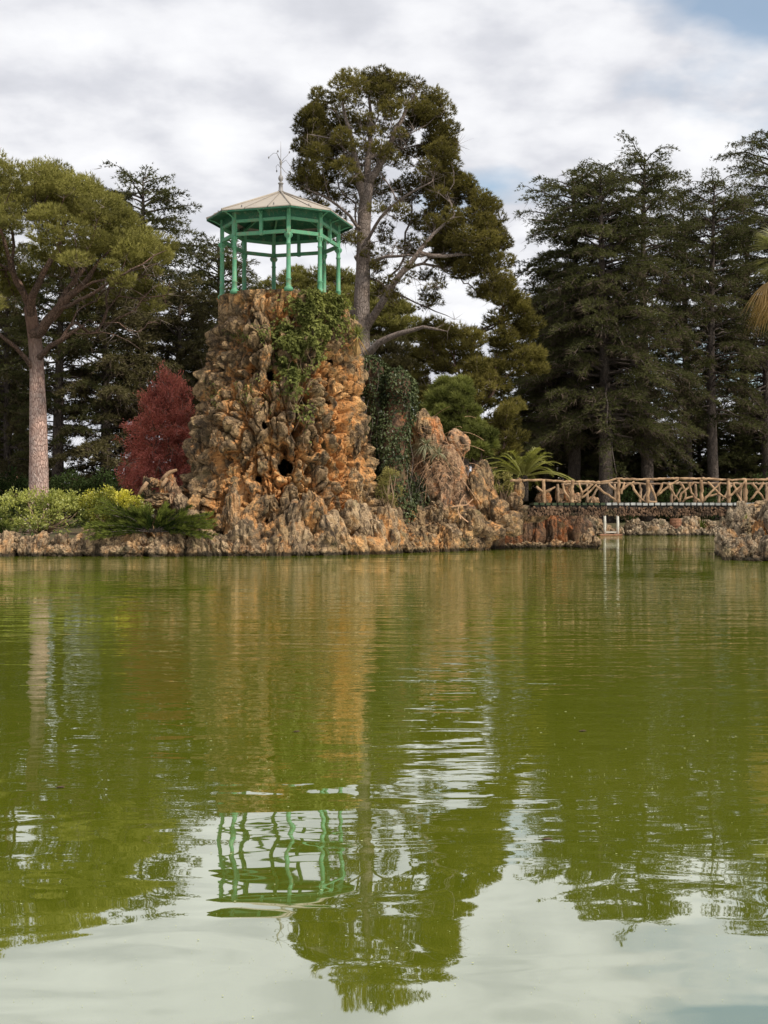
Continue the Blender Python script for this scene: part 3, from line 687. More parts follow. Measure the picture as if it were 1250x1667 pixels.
# ------------------------------------------------------------------ gazebo
GZ = 12.68; gz0 = np.array([TC[0] + 0.0, TC[1], 0.0])
gb = thing('gazebo', 'green painted iron gazebo with shallow zinc roof on top of the rock tower', 'gazebo', (gz0[0], gz0[1], GZ))
ANG = [-45, 12, 45, 102, 135, 192, 225, 282]
def gp(a, r, z): return np.array([gz0[0] + r * math.sin(R(a)), gz0[1] - r * math.cos(R(a)), z])
def rp(i, r, z): return gp(ANG[i % 8], r, z)
RC = 2.92
col_prof = [(0.21, -0.12), (0.22, 0.0), (0.19, 0.05), (0.14, 0.09), (0.125, 0.14), (0.125, 0.42), (0.145, 0.44), (0.145, 0.48), (0.115, 0.50), (0.100, 2.10), (0.125, 2.12), (0.125, 2.17), (0.098, 2.19), (0.100, 2.38), (0.12, 2.44), (0.13, 2.50), (0.165, 2.58), (0.17, 2.63), (0.12, 2.66)]
for i in range(8):
    c = rp(i, RC, GZ)
    co = MB().lathe(col_prof, c, 14).build('column', 'green_paint', gb, True)
    an = R(ANG[i])
    m = MB()
    for da in range(4):
        b = an + da * math.pi / 2; dx = np.array([math.cos(b), math.sin(b), 0])
        m.tube([c + dx * 0.10 + [0, 0, 2.42], c + dx * 0.16 + [0, 0, 2.50], c + dx * 0.18 + [0, 0, 2.59], c + dx * 0.15 + [0, 0, 2.62]], [0.02, 0.03, 0.03, 0.015], 5)
    m.build('capital_scroll', 'green_paint', co, True)
    MB().beam(c + [0, 0, 2.66], c + [0, 0, 3.98], 0.19, 0.19, up=(math.sin(an), -math.cos(an), 0)).build('post', 'green_paint', gb)
for i in range(8):
    a, b = rp(i, RC, 0), rp(i + 1, RC, 0); t = unit(b - a); long_ = i % 2 == 0
    a2, b2 = a + t * 0.10, b - t * 0.10
    MB().beam(a2 + [0, 0, 15.42], b2 + [0, 0, 15.42], 0.13, 0.17).build('lower_beam', 'green_paint', gb)
    MB().beam(a2 + [0, 0, 16.05], b2 + [0, 0, 16.05], 0.12, 0.14).build('upper_beam', 'green_paint', gb)
    MB().beam(a2 + [0, 0, 16.29], b2 + [0, 0, 16.29], 0.05, 0.33).build('frieze_panel', 'shaded_green_paint', gb)
    if long_:
        mid_ = (a + b) / 2; o_ = unit(np.array([mid_[0] - gz0[0], mid_[1] - gz0[1], 0])) * 0.02
        MB().beam(mid_ + o_ + [0, 0, 15.30], mid_ + o_ + [0, 0, 16.46], 0.15, 0.15, up=tuple(o_ * 50)).build('strut', 'green_paint', gb)
        mb_ = MB(); e = mid_ + o_ * 5
        mb_.tube([e + [0, 0, 16.30], e + o_ * 12 + [0, 0, 16.38], e + o_ * 24 + [0, 0, 16.45]], [0.032, 0.03, 0.026], 6); mb_.build('bracket', 'green_paint', gb)
    # corner bracket under the eave
    c = rp(i, RC, 0); o_ = unit(c - gz0)
    MB().tube([c + o_ * 0.09 + [0, 0, 16.22], c + o_ * 0.35 + [0, 0, 16.36], c + o_ * 0.66 + [0, 0, 16.45]], [0.032, 0.03, 0.026], 6).build('bracket', 'green_paint', gb)
RE, ZE, ZA = 3.70, 16.50, 18.02
apex = np.array([gz0[0], gz0[1], ZA])
for i in range(8):
    e0, e1 = rp(i, RE, ZE), rp(i + 1, RE, ZE); k = 3 if i % 2 == 0 else 2
    for j in range(k):
        q0 = e0 + (e1 - e0) * (j / k + 0.006); q1 = e0 + (e1 - e0) * ((j + 1) / k - 0.006); at = apex - (apex - (q0 + q1) / 2) * 0.03
        V = [q0, q1, at, q0 - [0, 0, 0.045], q1 - [0, 0, 0.045], at - [0, 0, 0.045]]
        MB().add(V, [(0, 1, 2), (5, 4, 3)], [(0, 3, 4, 1), (1, 4, 5, 2), (2, 5, 3, 0)]).build('roof_panel', 'roof_zinc', gb)
        if j: MB().beam(q0 + [0, 0, 0.015], apex - (apex - q0) * 0.08 + [0, 0, 0.015], 0.035, 0.05).build('roof_seam', 'seam_zinc', gb)
    MB().tube([e0 + [0, 0, 0.01], (e0 + apex) / 2 + [0, 0, 0.02], apex - (apex - e0) * 0.03 + [0, 0, 0.03]], 0.05, 8).build('hip_cap', 'roof_zinc', gb, True)
    for (u_) in ((0.25, 0.75) if k == 3 else (0.5,)):
        q0 = e0 + (e1 - e0) * u_; d_ = unit(apex - q0); MB().tube([q0 + d_ * 0.25 + [0, 0, 0.0], q0 + d_ * 0.25 + [0, 0, 0.10]], 0.03, 6).build('roof_stud', 'iron', gb)
    f0, f1_ = rp(i, RE - 0.03, ZE - 0.08), rp(i + 1, RE - 0.03, ZE - 0.08)
    MB().beam(f0, f1_, 0.035, 0.085).build('fascia', 'shaded_green_paint', gb)
    s0, s1, s2, s3 = rp(i, RE - 0.06, ZE - 0.05), rp(i + 1, RE - 0.06, ZE - 0.05), rp(i + 1, RC + 0.02, ZE - 0.03), rp(i, RC + 0.02, ZE - 0.03)
    up_ = np.array([0, 0, 0.02]); MB().hexa([s0, s1, s2, s3, s0 + up_, s1 + up_, s2 + up_, s3 + up_]).build('soffit_panel', 'shaded_green_paint', gb)
    c0, c1_ = rp(i, RC - 0.05, 16.70), rp(i + 1, RC - 0.05, 16.70); ca = np.array([gz0[0], gz0[1], 17.80])
    MB().add([c0, c1_, ca, c0 + up_, c1_ + up_, ca + up_], [(0, 2, 1), (3, 4, 5)], [(0, 1, 4, 3), (1, 2, 5, 4), (2, 0, 3, 5)]).build('ceiling_panel', 'shaded_green_paint', gb)
    MB().beam(rp(i, RC - 0.1, 16.58), rp(i, 0.12, 17.66), 0.09, 0.13).build('rafter', 'green_paint', gb)
fn = MB().lathe([(a_ * 0.8, b_) for a_, b_ in [(0.20, -0.02), (0.20, 0.06), (0.14, 0.10), (0.12, 0.40), (0.17, 0.42), (0.17, 0.47), (0.08, 0.50), (0.06, 0.54), (0.13, 0.60), (0.165, 0.70), (0.13, 0.80), (0.06, 0.86), (0.05, 0.92), (0.03, 1.15), (0.045, 1.25), (0.03, 1.30), (0.075, 1.42), (0.085, 1.52), (0.035, 1.60), (0.02, 1.68), (0.016, 2.15), (0.006, 2.55)]], apex - [0, 0, 0.02], 14).build('finial', 'finial_zinc', gb, True)
for (pp) in ([(0, 1.55), (-0.20, 1.95), (-0.38, 1.98), (-0.62, 1.78)], [(0, 1.5), (-0.12, 1.75), (-0.22, 2.0), (-0.16, 2.1)], [(0, 1.45), (0.16, 1.7), (0.30, 1.85), (0.42, 2.05)], [(0, 1.4), (0.25, 1.62), (0.42, 1.4), (0.55, 1.25)], [(0, 1.3), (0.18, 1.05), (0.32, 0.95), (0.40, 0.8)], [(0, 1.2), (-0.15, 1.4), (-0.25, 1.3), (-0.22, 1.1)]):
    m = MB(); pts = [apex + [x, 0.06 * k, z] for k, (x, z) in enumerate(pp)]
    m.tube(pts, [0.016, 0.013, 0.010, 0.008], 5); e = pts[-1]
    m.lathe([(0.01, -0.07), (0.04, 0.0), (0.015, 0.05)], e, 6); m.build('scroll', 'iron', fn, True)

# ------------------------------------------------------------------ rustic bridge
BD = 64.0; bs = BD / F
br = thing('footbridge', 'rustic footbridge with railings of bare twisted branches over the channel', 'bridge', (P(1060, 824, BD)[0], BD + 1, 2.2))
def c4(x, y, D=BD): return P(850 + x / 3.125, 740 + y / 3.125, D)
zb = c4(0, 255)[2]
x0, x1 = c4(60, 0)[0], c4(1500, 0)[0]
MB().box((x0, BD - 0.10, zb - 0.20), (x1, BD + 0.06, zb - 0.02)).build('deck_beam', 'beam_wood', br)
MB().box((x0, BD + 1.95, zb - 0.20), (x1, BD + 2.1, zb - 0.02)).build('deck_beam', 'beam_wood', br)
MB().box((x0, BD + 0.12, zb - 0.24), (x1, BD + 1.9, zb - 0.12)).build('deck_slab', 'beam_wood', br)
xk = x0 + 0.1; rg = np.random.default_rng(3)
pale = MB().box((-0.112, -0.16, -0.065), (0.112, 2.2, 0.065))
pm = np_mesh('plank', np.vstack(pale.V), None, np.vstack(pale.Q), 'plank_wood'); pm2 = np_mesh('plank', np.vstack(pale.V), None, np.vstack(pale.Q), 'dark_green_plank')
while xk < x1:
    pxk = CX + xk / BD * F
    obj('plank', pm if pxk > 990 else pm2, br, (xk, BD, zb + 0.035 + rg.normal(0, 0.004)), (0, 0, rg.normal(0, 0.006))); xk += 0.315
# ragged fringe of small stones under the deck edge
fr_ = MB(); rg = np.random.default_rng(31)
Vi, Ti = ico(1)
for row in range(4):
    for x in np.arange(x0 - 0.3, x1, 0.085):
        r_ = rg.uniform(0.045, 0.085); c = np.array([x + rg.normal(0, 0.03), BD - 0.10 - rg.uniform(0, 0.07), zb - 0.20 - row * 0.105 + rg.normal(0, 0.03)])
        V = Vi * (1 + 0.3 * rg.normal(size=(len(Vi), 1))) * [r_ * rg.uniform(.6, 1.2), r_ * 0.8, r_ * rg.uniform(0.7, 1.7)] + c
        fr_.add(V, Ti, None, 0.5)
f_o = fr_.build('stone_fringe', 'shaded_fringe_rock', br, False, 'stuff')
MB().box((x0 - 0.2, BD - 0.06, zb - 0.56), (x1, BD + 1.9, zb - 0.245)).build('deck_underside', 'beam_wood', br)
def knotty(name, pts, r0, r1, mat='branch_wood', sides=9, n=12):
    pts = np.array(pts, float); d = np.linalg.norm(np.diff(pts, axis=0), axis=1); cu = np.concatenate([[0], np.cumsum(d)])
    n = max(4, int(cu[-1] / 0.12)); u = np.linspace(0, cu[-1], n); q = np.stack([np.interp(u, cu, pts[:, k]) for k in range(3)], -1)
    for _ in range(2): q[1:-1] = q[1:-1] * 0.5 + (q[:-2] + q[2:]) * 0.25
    q[1:-1] += rg.normal(0, 0.014, (n - 2, 3))
    rad = np.linspace(r0, r1, n) * (1 + 0.22 * fbm(q * 3.3, 2, 3)) * np.where(rg.random(n) < 0.12, 1.35, 1.0)
    return MB().tube(q, rad, sides).build(name, mat, br, True)
rail = [(-60, 134), (0, 131), (120, 130), (270, 138), (400, 141), (480, 124), (660, 126), (800, 122), (910, 124), (1040, 129), (1180, 127), (1300, 130), (1480, 128)]
for a, b in zip(rail[:-1], rail[1:]):
    knotty('rail', [c4(*a, BD - 0.02), c4((a[0] + b[0]) / 2, (a[1] + b[1]) / 2 + rg.normal(0, 1.2), BD), c4(*b, BD + 0.02)], 0.062, 0.056)
for x in (110, 255, 490, 640, 912, 1050, 1135, 1290, 1400):
    knotty('post', [c4(x + rg.normal(0, 1), 249), c4(x + rg.normal(0, 2), 190), c4(x + rg.normal(0, 1), 128)], 0.105, 0.085)
BR = [[(205, 150), (215, 190), (240, 225), (285, 242)], [(285, 240), (300, 200), (360, 150)], [(288, 145), (300, 180), (306, 210)], [(300, 220), (345, 190), (378, 152)],
      [(375, 158), (400, 185), (440, 205), (465, 225), (485, 243)], [(440, 145), (465, 175), (488, 190)], [(492, 185), (530, 160), (570, 138)], [(503, 200), (520, 140)],
      [(555, 150), (575, 185), (600, 220), (632, 242)], [(648, 150), (668, 190), (684, 242)], [(684, 208), (712, 190), (750, 160), (795, 128)], [(688, 205), (712, 145)], [(636, 242), (684, 240)],
      [(745, 145), (755, 180), (780, 210), (802, 240)], [(800, 238), (810, 195), (838, 175), (872, 142)], [(800, 145), (830, 175), (835, 215), (815, 242)], [(850, 140), (856, 180), (872, 215), (905, 240)], [(822, 232), (840, 220), (868, 214)],
      [(943, 140), (975, 170), (1010, 210), (1046, 222)], [(915, 240), (950, 205), (985, 165), (1012, 142)], [(952, 210), (992, 200)], [(1050, 218), (1080, 190), (1125, 150)], [(1075, 142), (1085, 180), (1100, 215), (1118, 246)], [(1085, 200), (1108, 180), (1132, 138)],
      [(1170, 145), (1200, 185), (1235, 232)], [(1228, 140), (1205, 180), (1155, 236)], [(72, 162), (90, 180), (110, 192)], [(112, 192), (140, 182), (168, 165)], [(1250, 150), (1275, 200), (1290, 240)], [(1340, 140), (1320, 190), (1295, 240)]]
for b_ in BR: knotty('brace', [c4(x, y, BD + rg.normal(0, 0.03)) for x, y in b_], 0.066, 0.046)
brail = [(200, 152), (360, 149), (460, 144), (560, 146), (640, 149), (760, 147), (900, 145), (1040, 148), (1180, 147), (1480, 148)]
for a, b in zip(brail[:-1], brail[1:]): knotty('rail', [c4(*a, BD + 2), c4((a[0] + b[0]) / 2, (a[1] + b[1]) / 2, BD + 2), c4(*b, BD + 2)], 0.055, 0.05, 'old_branch_wood')
for x in (180, 330, 470, 600, 760, 880, 1000, 1110, 1240): knotty('post', [c4(x, 247, BD + 2), c4(x + 3, 200, BD + 2), c4(x, 150, BD + 2)], 0.075, 0.06, 'old_branch_wood')
for x in (345, 610, 770, 1015): 
    knotty('brace', [c4(x, 235, BD + 2), c4(x + 22, 195, BD + 2), c4(x + 50, 155, BD + 2)], 0.055, 0.045, 'old_branch_wood')

# ------------------------------------------------------------------ far bank furniture
pf = thing('landing_frame', 'white painted post frame standing at the water below the bridge', 'landing stage', P(994, 872, 103.6))
for x in (984, 1005): MB().tube([P(x, 873, 103.6), P(x + 0.5, 852, 103.6), P(x, 829, 103.6)], [0.125, 0.12, 0.10], 10).build('post', 'white_paint_wood', pf, True)
MB().beam(P(986, 866.3, 103.6), P(1003, 866.3, 103.6), 0.16, 0.12).build('crossbar', 'white_paint_wood', pf)
MB().box(tuple(P(976, 870.6, 103.3) - [0, 0.3, 0.06]), tuple(P(1012, 869.5, 103.3) + [0, 0.6, 0.0])).build('step', 'barrel_wood', pf)
bl = thing('barrel', 'brown ribbed wooden barrel planter between boulders on the far bank', 'barrel', P(1100, 862, 105.5))
c = P(1100, 862, 105.5)
for k in range(14):
    a0, a1 = k / 14 * 2 * np.pi + 0.02, (k + 1) / 14 * 2 * np.pi - 0.02; m = MB(); rr = [0.44, 0.50, 0.52, 0.50, 0.46]; zz_ = [0, 0.25, 0.5, 0.75, 0.95]
    V = []; Qs = []
    for r_, z_ in zip(rr, zz_):
        for a, dr_ in ((a0, 0), (a1, 0), (a1, -0.05), (a0, -0.05)): V.append(c + [(r_ + dr_) * math.cos(a), (r_ + dr_) * math.sin(a), z_])
    for i in range(4):
        for j in range(4): Qs.append((i * 4 + j, i * 4 + (j + 1) % 4, i * 4 + 4 + (j + 1) % 4, i * 4 + 4 + j))
    Qs += [(3, 2, 1, 0), (16, 17, 18, 19)]
    m.add(V, None, Qs).build('stave', 'barrel_wood', bl)
for z_, r_ in ((0.12, 0.485), (0.36, 0.525), (0.62, 0.53), (0.86, 0.495)): MB().lathe([(r_, -0.035), (r_ + 0.025, -0.02), (r_ + 0.025, 0.02), (r_, 0.035)], c + [0, 0, z_], 20).build('hoop', 'barrel_wood', bl, True)
MB().lathe([(0.0, 0.86), (0.43, 0.86), (0.43, 0.88), (0, 0.88)], c, 16).build('soil', 'soil', bl)

# a pale house glimpsed between the trunks far behind
def house(px, py, D, wpx, label):
    b = P(px, py, D); g = 0.6; hz_ = b[2]; wd = wpx / F * D / 2
    h_ = thing('house', label, 'house', (b[0], D, g))
    MB().box((b[0] - wd, D, g), (b[0] + wd, D + 8, hz_)).build('wall', 'plaster', h_)
    m = MB(); e = 0.5; m.add([(b[0] - wd - e, D - e, hz_ + .003), (b[0] + wd + e, D - e, hz_ + .003), (b[0] + wd + e, D + 8 + e, hz_ + .003), (b[0] - wd - e, D + 8 + e, hz_ + .003), (b[0] - wd - e, D + 4, hz_ + 2), (b[0] + wd + e, D + 4, hz_ + 2)], [(1, 2, 5), (3, 0, 4)], [(0, 1, 5, 4), (2, 3, 4, 5), (3, 2, 1, 0)]); m.build('roof', 'roof_tile', h_)
    for k in (-0.5, 0.1, 0.6):
        wv = MB().box((b[0] + wd * k - 0.6, D - 0.03, hz_ - 2.6), (b[0] + wd * k + 0.6, D + 0.05, hz_ - 1.1)).build('window', 'plaster', h_)
        MB().box((b[0] + wd * k - 0.5, D - 0.045, hz_ - 2.5), (b[0] + wd * k + 0.5, D + 0.04, hz_ - 1.2)).build('pane', 'window_glass', wv)
house(880, 745, 175, 110, 'pale house with tiled roof glimpsed behind the palm')
house(30, 785, 160, 60, 'low tiled house glimpsed behind the left pine trunk')

exec_trees = True
# ------------------------------------------------------------------ trees
def pine(name, label, cat, base, paths, clumps, rng, needle, trunk_mat, limb_mat, cap_r, ptuft, start=0.6, penal=0.3, tip=0.03, power=2.3, twigs=0, group=None, lift=0.15, seg=0.8, bare=()):
    t = thing(name, label, cat, base, group)
    sk = grow(paths, [c for c, s_, tn in clumps] + list(bare), rng, seg, penal, tip, power, 0.12, start, lift)
    tr = MB(); q = paths[0]; pts = np.array(q[0], float); n = 26
    d = np.linalg.norm(np.diff(pts, axis=0), axis=1); cu = np.concatenate([[0], np.cumsum(d)]); u = np.linspace(0, cu[-1], n)
    pp = np.stack([np.interp(u, cu, pts[:, k]) for k in range(3)], -1)
    for _ in range(2): pp[1:-1] = pp[1:-1] * 0.5 + (pp[:-2] + pp[2:]) * 0.25
    rr = np.linspace(q[1], q[2], n) * (1 + 0.05 * fbm(pp * 0.8, 2, 4)); rr[:3] *= [1.3, 1.12, 1.03]
    tr.tube(pp, rr, 20); tr.build('trunk', trunk_mat, t, True)
    L0_ = np.linalg.norm(np.diff(np.array(paths[0][0], float), axis=0), axis=1).sum()
    lb = MB(); tubes_of(lb, sk, cap_r, 14, max(3, int(L0_ / seg)) + 1); lb.build('limbs', limb_mat, t, True)
    mb = MB(); k, L, W, dens, flat, up, spr = ptuft
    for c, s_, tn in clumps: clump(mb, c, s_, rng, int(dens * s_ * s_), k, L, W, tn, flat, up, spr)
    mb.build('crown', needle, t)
    if twigs:
        tw = MB(); N = sk[0]; thin = np.where(np.array(sk[2]) < 0.10)[0]; s_ = rng.choice(thin, twigs)
        blades(tw, N[s_], unit(rng.normal(size=(twigs, 3)) + [0, 0, 0.3]), 3, 1.1, 0.035, 0.7, rng, 0.5)
        tw.build('twigs', 'grey_twigs', t)
    return t

# -- left umbrella pine
rng = np.random.default_rng(101); D = 75.0; sD = D / F
cl = []
c0 = P(45, 400, D)
while len(cl) < 290:
    a = rng.uniform(0, 2 * np.pi); rf = math.sqrt(rng.uniform(0, 1)); r_ = rf * 8.0
    top = 22.6 - 5.0 * rf ** 2.4
    z = top - (rng.random() ** 1.5) * (1.2 + 1.8 * rf)
    cl.append((np.array([c0[0] + r_ * math.cos(a), D + r_ * math.sin(a) * 0.95, z]), rng.uniform(0.55, 1.05), rng.uniform(0.25, 0.8)))
for (x, y, dd, s_) in ((150, 425, -3, 1.0), (175, 418, -4, 1.1), (200, 422, -3, 1.0), (240, 430, -2.5, 1.1), (225, 440, -3.5, .8), (130, 440, -4, .7), (160, 445, -4, .7), (255, 415, 0, 1.0), (20, 520, -5, 1.1), (-10, 515, -5, 1.2), (5, 535, -5, .9), (235, 400, -1, 1.2), (258, 395, 1, 1.0), (-40, 520, -4, 1.2), (15, 300, -5, 1.2), (60, 330, -6, 1.2), (110, 330, -6, 1.2), (160, 345, -5.5, 1.2), (200, 370, -5, 1.2), (20, 380, -7, 1.1), (-20, 360, -6, 1.2)):
    p_ = P(x, y, D); p_[1] += dd; cl.append((p_, s_, rng.uniform(0.45, 0.8)))
def pw(*l): return [P(x, y, D) + [0, dd, 0] for x, y, dd in l]
base = P(63, 800, D); base[2] = 0.5
paths = [([base, *pw((63, 760, 0), (62, 680, 0), (60, 600, 0), (58, 560, 0), (52, 522, 0), (48, 500, 0))], 0.66, 0.36),
         (pw((56, 555, 0), (78, 535, -.5), (98, 510, -1.2), (130, 490, -2), (160, 465, -2.5)), 0.34, 0.16), (pw((52, 530, 0), (36, 480, 1), (20, 455, 2), (0, 435, 3)), 0.30, 0.14),
         (pw((48, 520, 0), (50, 490, -.5), (70, 470, -1.2), (95, 440, -2), (110, 415, -2)), 0.28, 0.12), (pw((58, 590, 0), (82, 570, -1), (120, 553, -1.5), (150, 538, -2)), 0.20, 0.09),
         (pw((55, 602, 0), (35, 570, -1), (15, 550, -2), (-12, 535, -2.5)), 0.17, 0.08), (pw((48, 500, 0), (30, 460, -1), (22, 400, -2)), 0.2, 0.1),
         (pw((98, 510, -1.2), (150, 505, -3), (200, 480, -4), (250, 455, -4.5), (290, 430, -4)), 0.14, 0.03), (pw((130, 490, -2), (180, 478, -4), (230, 470, -4.5), (275, 450, -4)), 0.10, 0.02),
         (pw((120, 553, -1.5), (190, 548, -3), (225, 565, -3), (245, 580, -3)), 0.05, 0.012), (pw((98, 510, -1.2), (100, 470, 1), (125, 430, 2), (150, 380, 2)), 0.2, 0.1)]
pine('umbrella_pine', 'broad umbrella pine with pinkish trunk at the left edge of the island', 'pine tree', base, paths, cl, rng, 'stone_pine_needles', 'stone_pine_bark', 'limb_bark', 0.40, (6, 0.27, 0.036, 300, 0.72, 0.6, 0.42), 0.93, 0.25, 0.024, 2.3, 420, bare=body_points([(440, 60, 285), (480, 70, 295), (520, 90, 270), (545, 110, 230)], D, 60, rng, 1.0, 0.2, 0.5))

# -- tall pine behind the tower
rng = np.random.default_rng(202); D = 85.0
def cls(pts, smin, smax, t0, t1): return [(p_, rng.uniform(smin, smax), rng.uniform(t0, t1)) for p_ in pts]
cl = cls(body_points([(130, 560, 640), (148, 520, 700), (172, 500, 728), (210, 490, 735), (260, 485, 740), (300, 480, 738)], D, 300, rng, 0.3, 0.66, 0.9, 160), 0.40, 0.85, 0.2, 0.75)
cl += cls(body_points([(300, 482, 745), (350, 490, 740), (400, 545, 700)], D, 70, rng, 0.3, 0.5, 0.9), 0.3, 0.65, 0.2, 0.6)
cl += cls(body_points([(285, 700, 745), (310, 700, 770), (345, 700, 818), (400, 700, 824), (440, 735, 824), (470, 770, 820), (488, 790, 812)], D, 150, rng, 0.65, 0.25, 0.8), 0.45, 0.9, 0.3, 0.8)
cl += cls(body_points([(400, 560, 720), (450, 600, 740), (500, 620, 720)], D, 60, rng, 0.5, 0.3, 0.9), 0.25, 0.5, 0.2, 0.5)
base = P(590, 800, D); base[2] = 0.6
paths = [([base, *pw((591, 700, 0), (589, 600, 0), (588, 500, 0), (592, 420, 0), (592, 350, 0), (598, 300, 0))], 0.80, 0.42),
         (pw((594, 340, 0), (583, 290, -1), (575, 240, -2), (560, 190, -2.5)), 0.30, 0.09), (pw((598, 310, 0), (600, 250, 1), (605, 190, 1), (600, 150, 1)), 0.30, 0.08), (pw((600, 300, 0), (625, 260, -1), (650, 210, -1.5), (670, 170, -1)), 0.28, 0.08),
         (pw((592, 540, 0), (620, 500, -1), (650, 455, -2), (680, 425, -2), (700, 390, -2), (735, 365, -2)), 0.30, 0.08), (pw((680, 425, -2), (730, 425, -2), (780, 420, -1), (810, 400, 0)), 0.15, 0.05),
         (pw((590, 585, -.3), (620, 560, -1.5), (660, 545, -2), (700, 540, -3), (725, 550, -3)), 0.30, 0.06), (pw((590, 520, 0), (570, 500, 0), (540, 480, 1), (520, 470, 2)), 0.26, 0.12),
         (pw((596, 430, 0), (630, 420, -1), (665, 425, -1.5), (720, 420, -1.5)), 0.14, 0.05), (pw((594, 400, 0), (620, 360, -2), (665, 330, -3), (700, 315, -3)), 0.13, 0.05), (pw((598, 450, 0), (640, 470, 1), (700, 500, 1), (740, 520, 0)), 0.09, 0.02), (pw((590, 380, 0), (560, 350, -2), (530, 330, -2), (500, 320, -2)), 0.13, 0.04),
         (pw((592, 290, -.5), (560, 250, -2), (530, 240, -3), (505, 240, -3)), 0.10, 0.03), (pw((600, 260, 0), (640, 230, 2), (690, 220, 2)), 0.1, 0.03)]
pine('tall_pine', 'tall grey-trunked pine with dense round crown rising behind the gazebo', 'pine tree', base, paths, cl, rng, 'tall_pine_needles', 'tall_pine_bark', 'tall_pine_bark', 0.55, (6, 0.26, 0.042, 300, 0.8, 0.35, 0.5), 0.62, 0.22, 0.018, 2.3, 1500, bare=body_points([(180, 500, 730), (300, 490, 735), (400, 560, 780), (470, 580, 790)], D, 110, rng, 1.0, 0.0, 0.8))

# -- olive pine masses between tower and cedars
def mass_pine(label, D, rows, n, trunk_px, needle, tnt, smin, smax, dens, seed, bx=0, cat='pine tree', name='pine_tree', keep=0.9, W=0.055, extra=(), twigs=200):
    global rng
    rng = np.random.default_rng(seed)
    cl = []
    for r_, k in zip(rows, n): cl += cls(body_points(r_, D, k, rng, keep, 0.15, 0.8), smin, smax, *tnt)
    b = P(trunk_px, 820, D); b[2] = 0.7; top = P(trunk_px + bx, min(max(r_[0][0] for r_ in rows) + 45, 640), D)
    paths = [([b, (b + top) / 2 + [0.3, 0, 0], top], 0.42, 0.12)]
    return pine(name, label, cat, b, paths, cl, rng, needle, 'tall_pine_bark', 'limb_bark', 0.3, (5, 0.36, W, dens, 0.7, 0.5, 0.5), 0.35, 0.25, 0.03, 2.3, twigs)
mass_pine('olive green umbrella pine whose crown fills the view under the gazebo roof', 104, [[(448, 470, 560), (470, 425, 615), (500, 400, 668), (530, 395, 685), (555, 560, 690)]], [190], 545, 'stone_pine_needles', (0.1, 0.6), 0.6, 1.1, 190, 301)
mass_pine('olive pine with drooping masses right of the ivy pillars behind the grotto', 90, [[(530, 695, 740), (560, 672, 800), (612, 662, 826), (650, 660, 835), (700, 690, 845), (740, 720, 830)], [(462, 808, 832), (495, 805, 862), (540, 795, 880), (580, 800, 888), (612, 815, 880)]], [175, 50], 770, 'tall_pine_needles', (0.25, 0.85), 0.45, 0.95, 240, 302, twigs=500)
mass_pine('bright green young pine behind the twin rock pinnacles', 78, [[(620, 715, 760), (650, 695, 775), (690, 690, 795), (730, 740, 805), (750, 760, 800)]], [210], 750, 'young_pine_needles', (0.3, 0.85), 0.22, 0.5, 520, 303, name='young_pine', twigs=0)
mass_pine('brownish conifer mass low behind the ivy pillars', 96, [[(560, 610, 680), (600, 600, 690), (660, 600, 700), (740, 600, 720), (800, 600, 720)]], [120], 650, 'cedar_brown_needles', (0.2, 0.7), 0.6, 1.1, 170, 304, name='conifer_tree', cat='conifer')

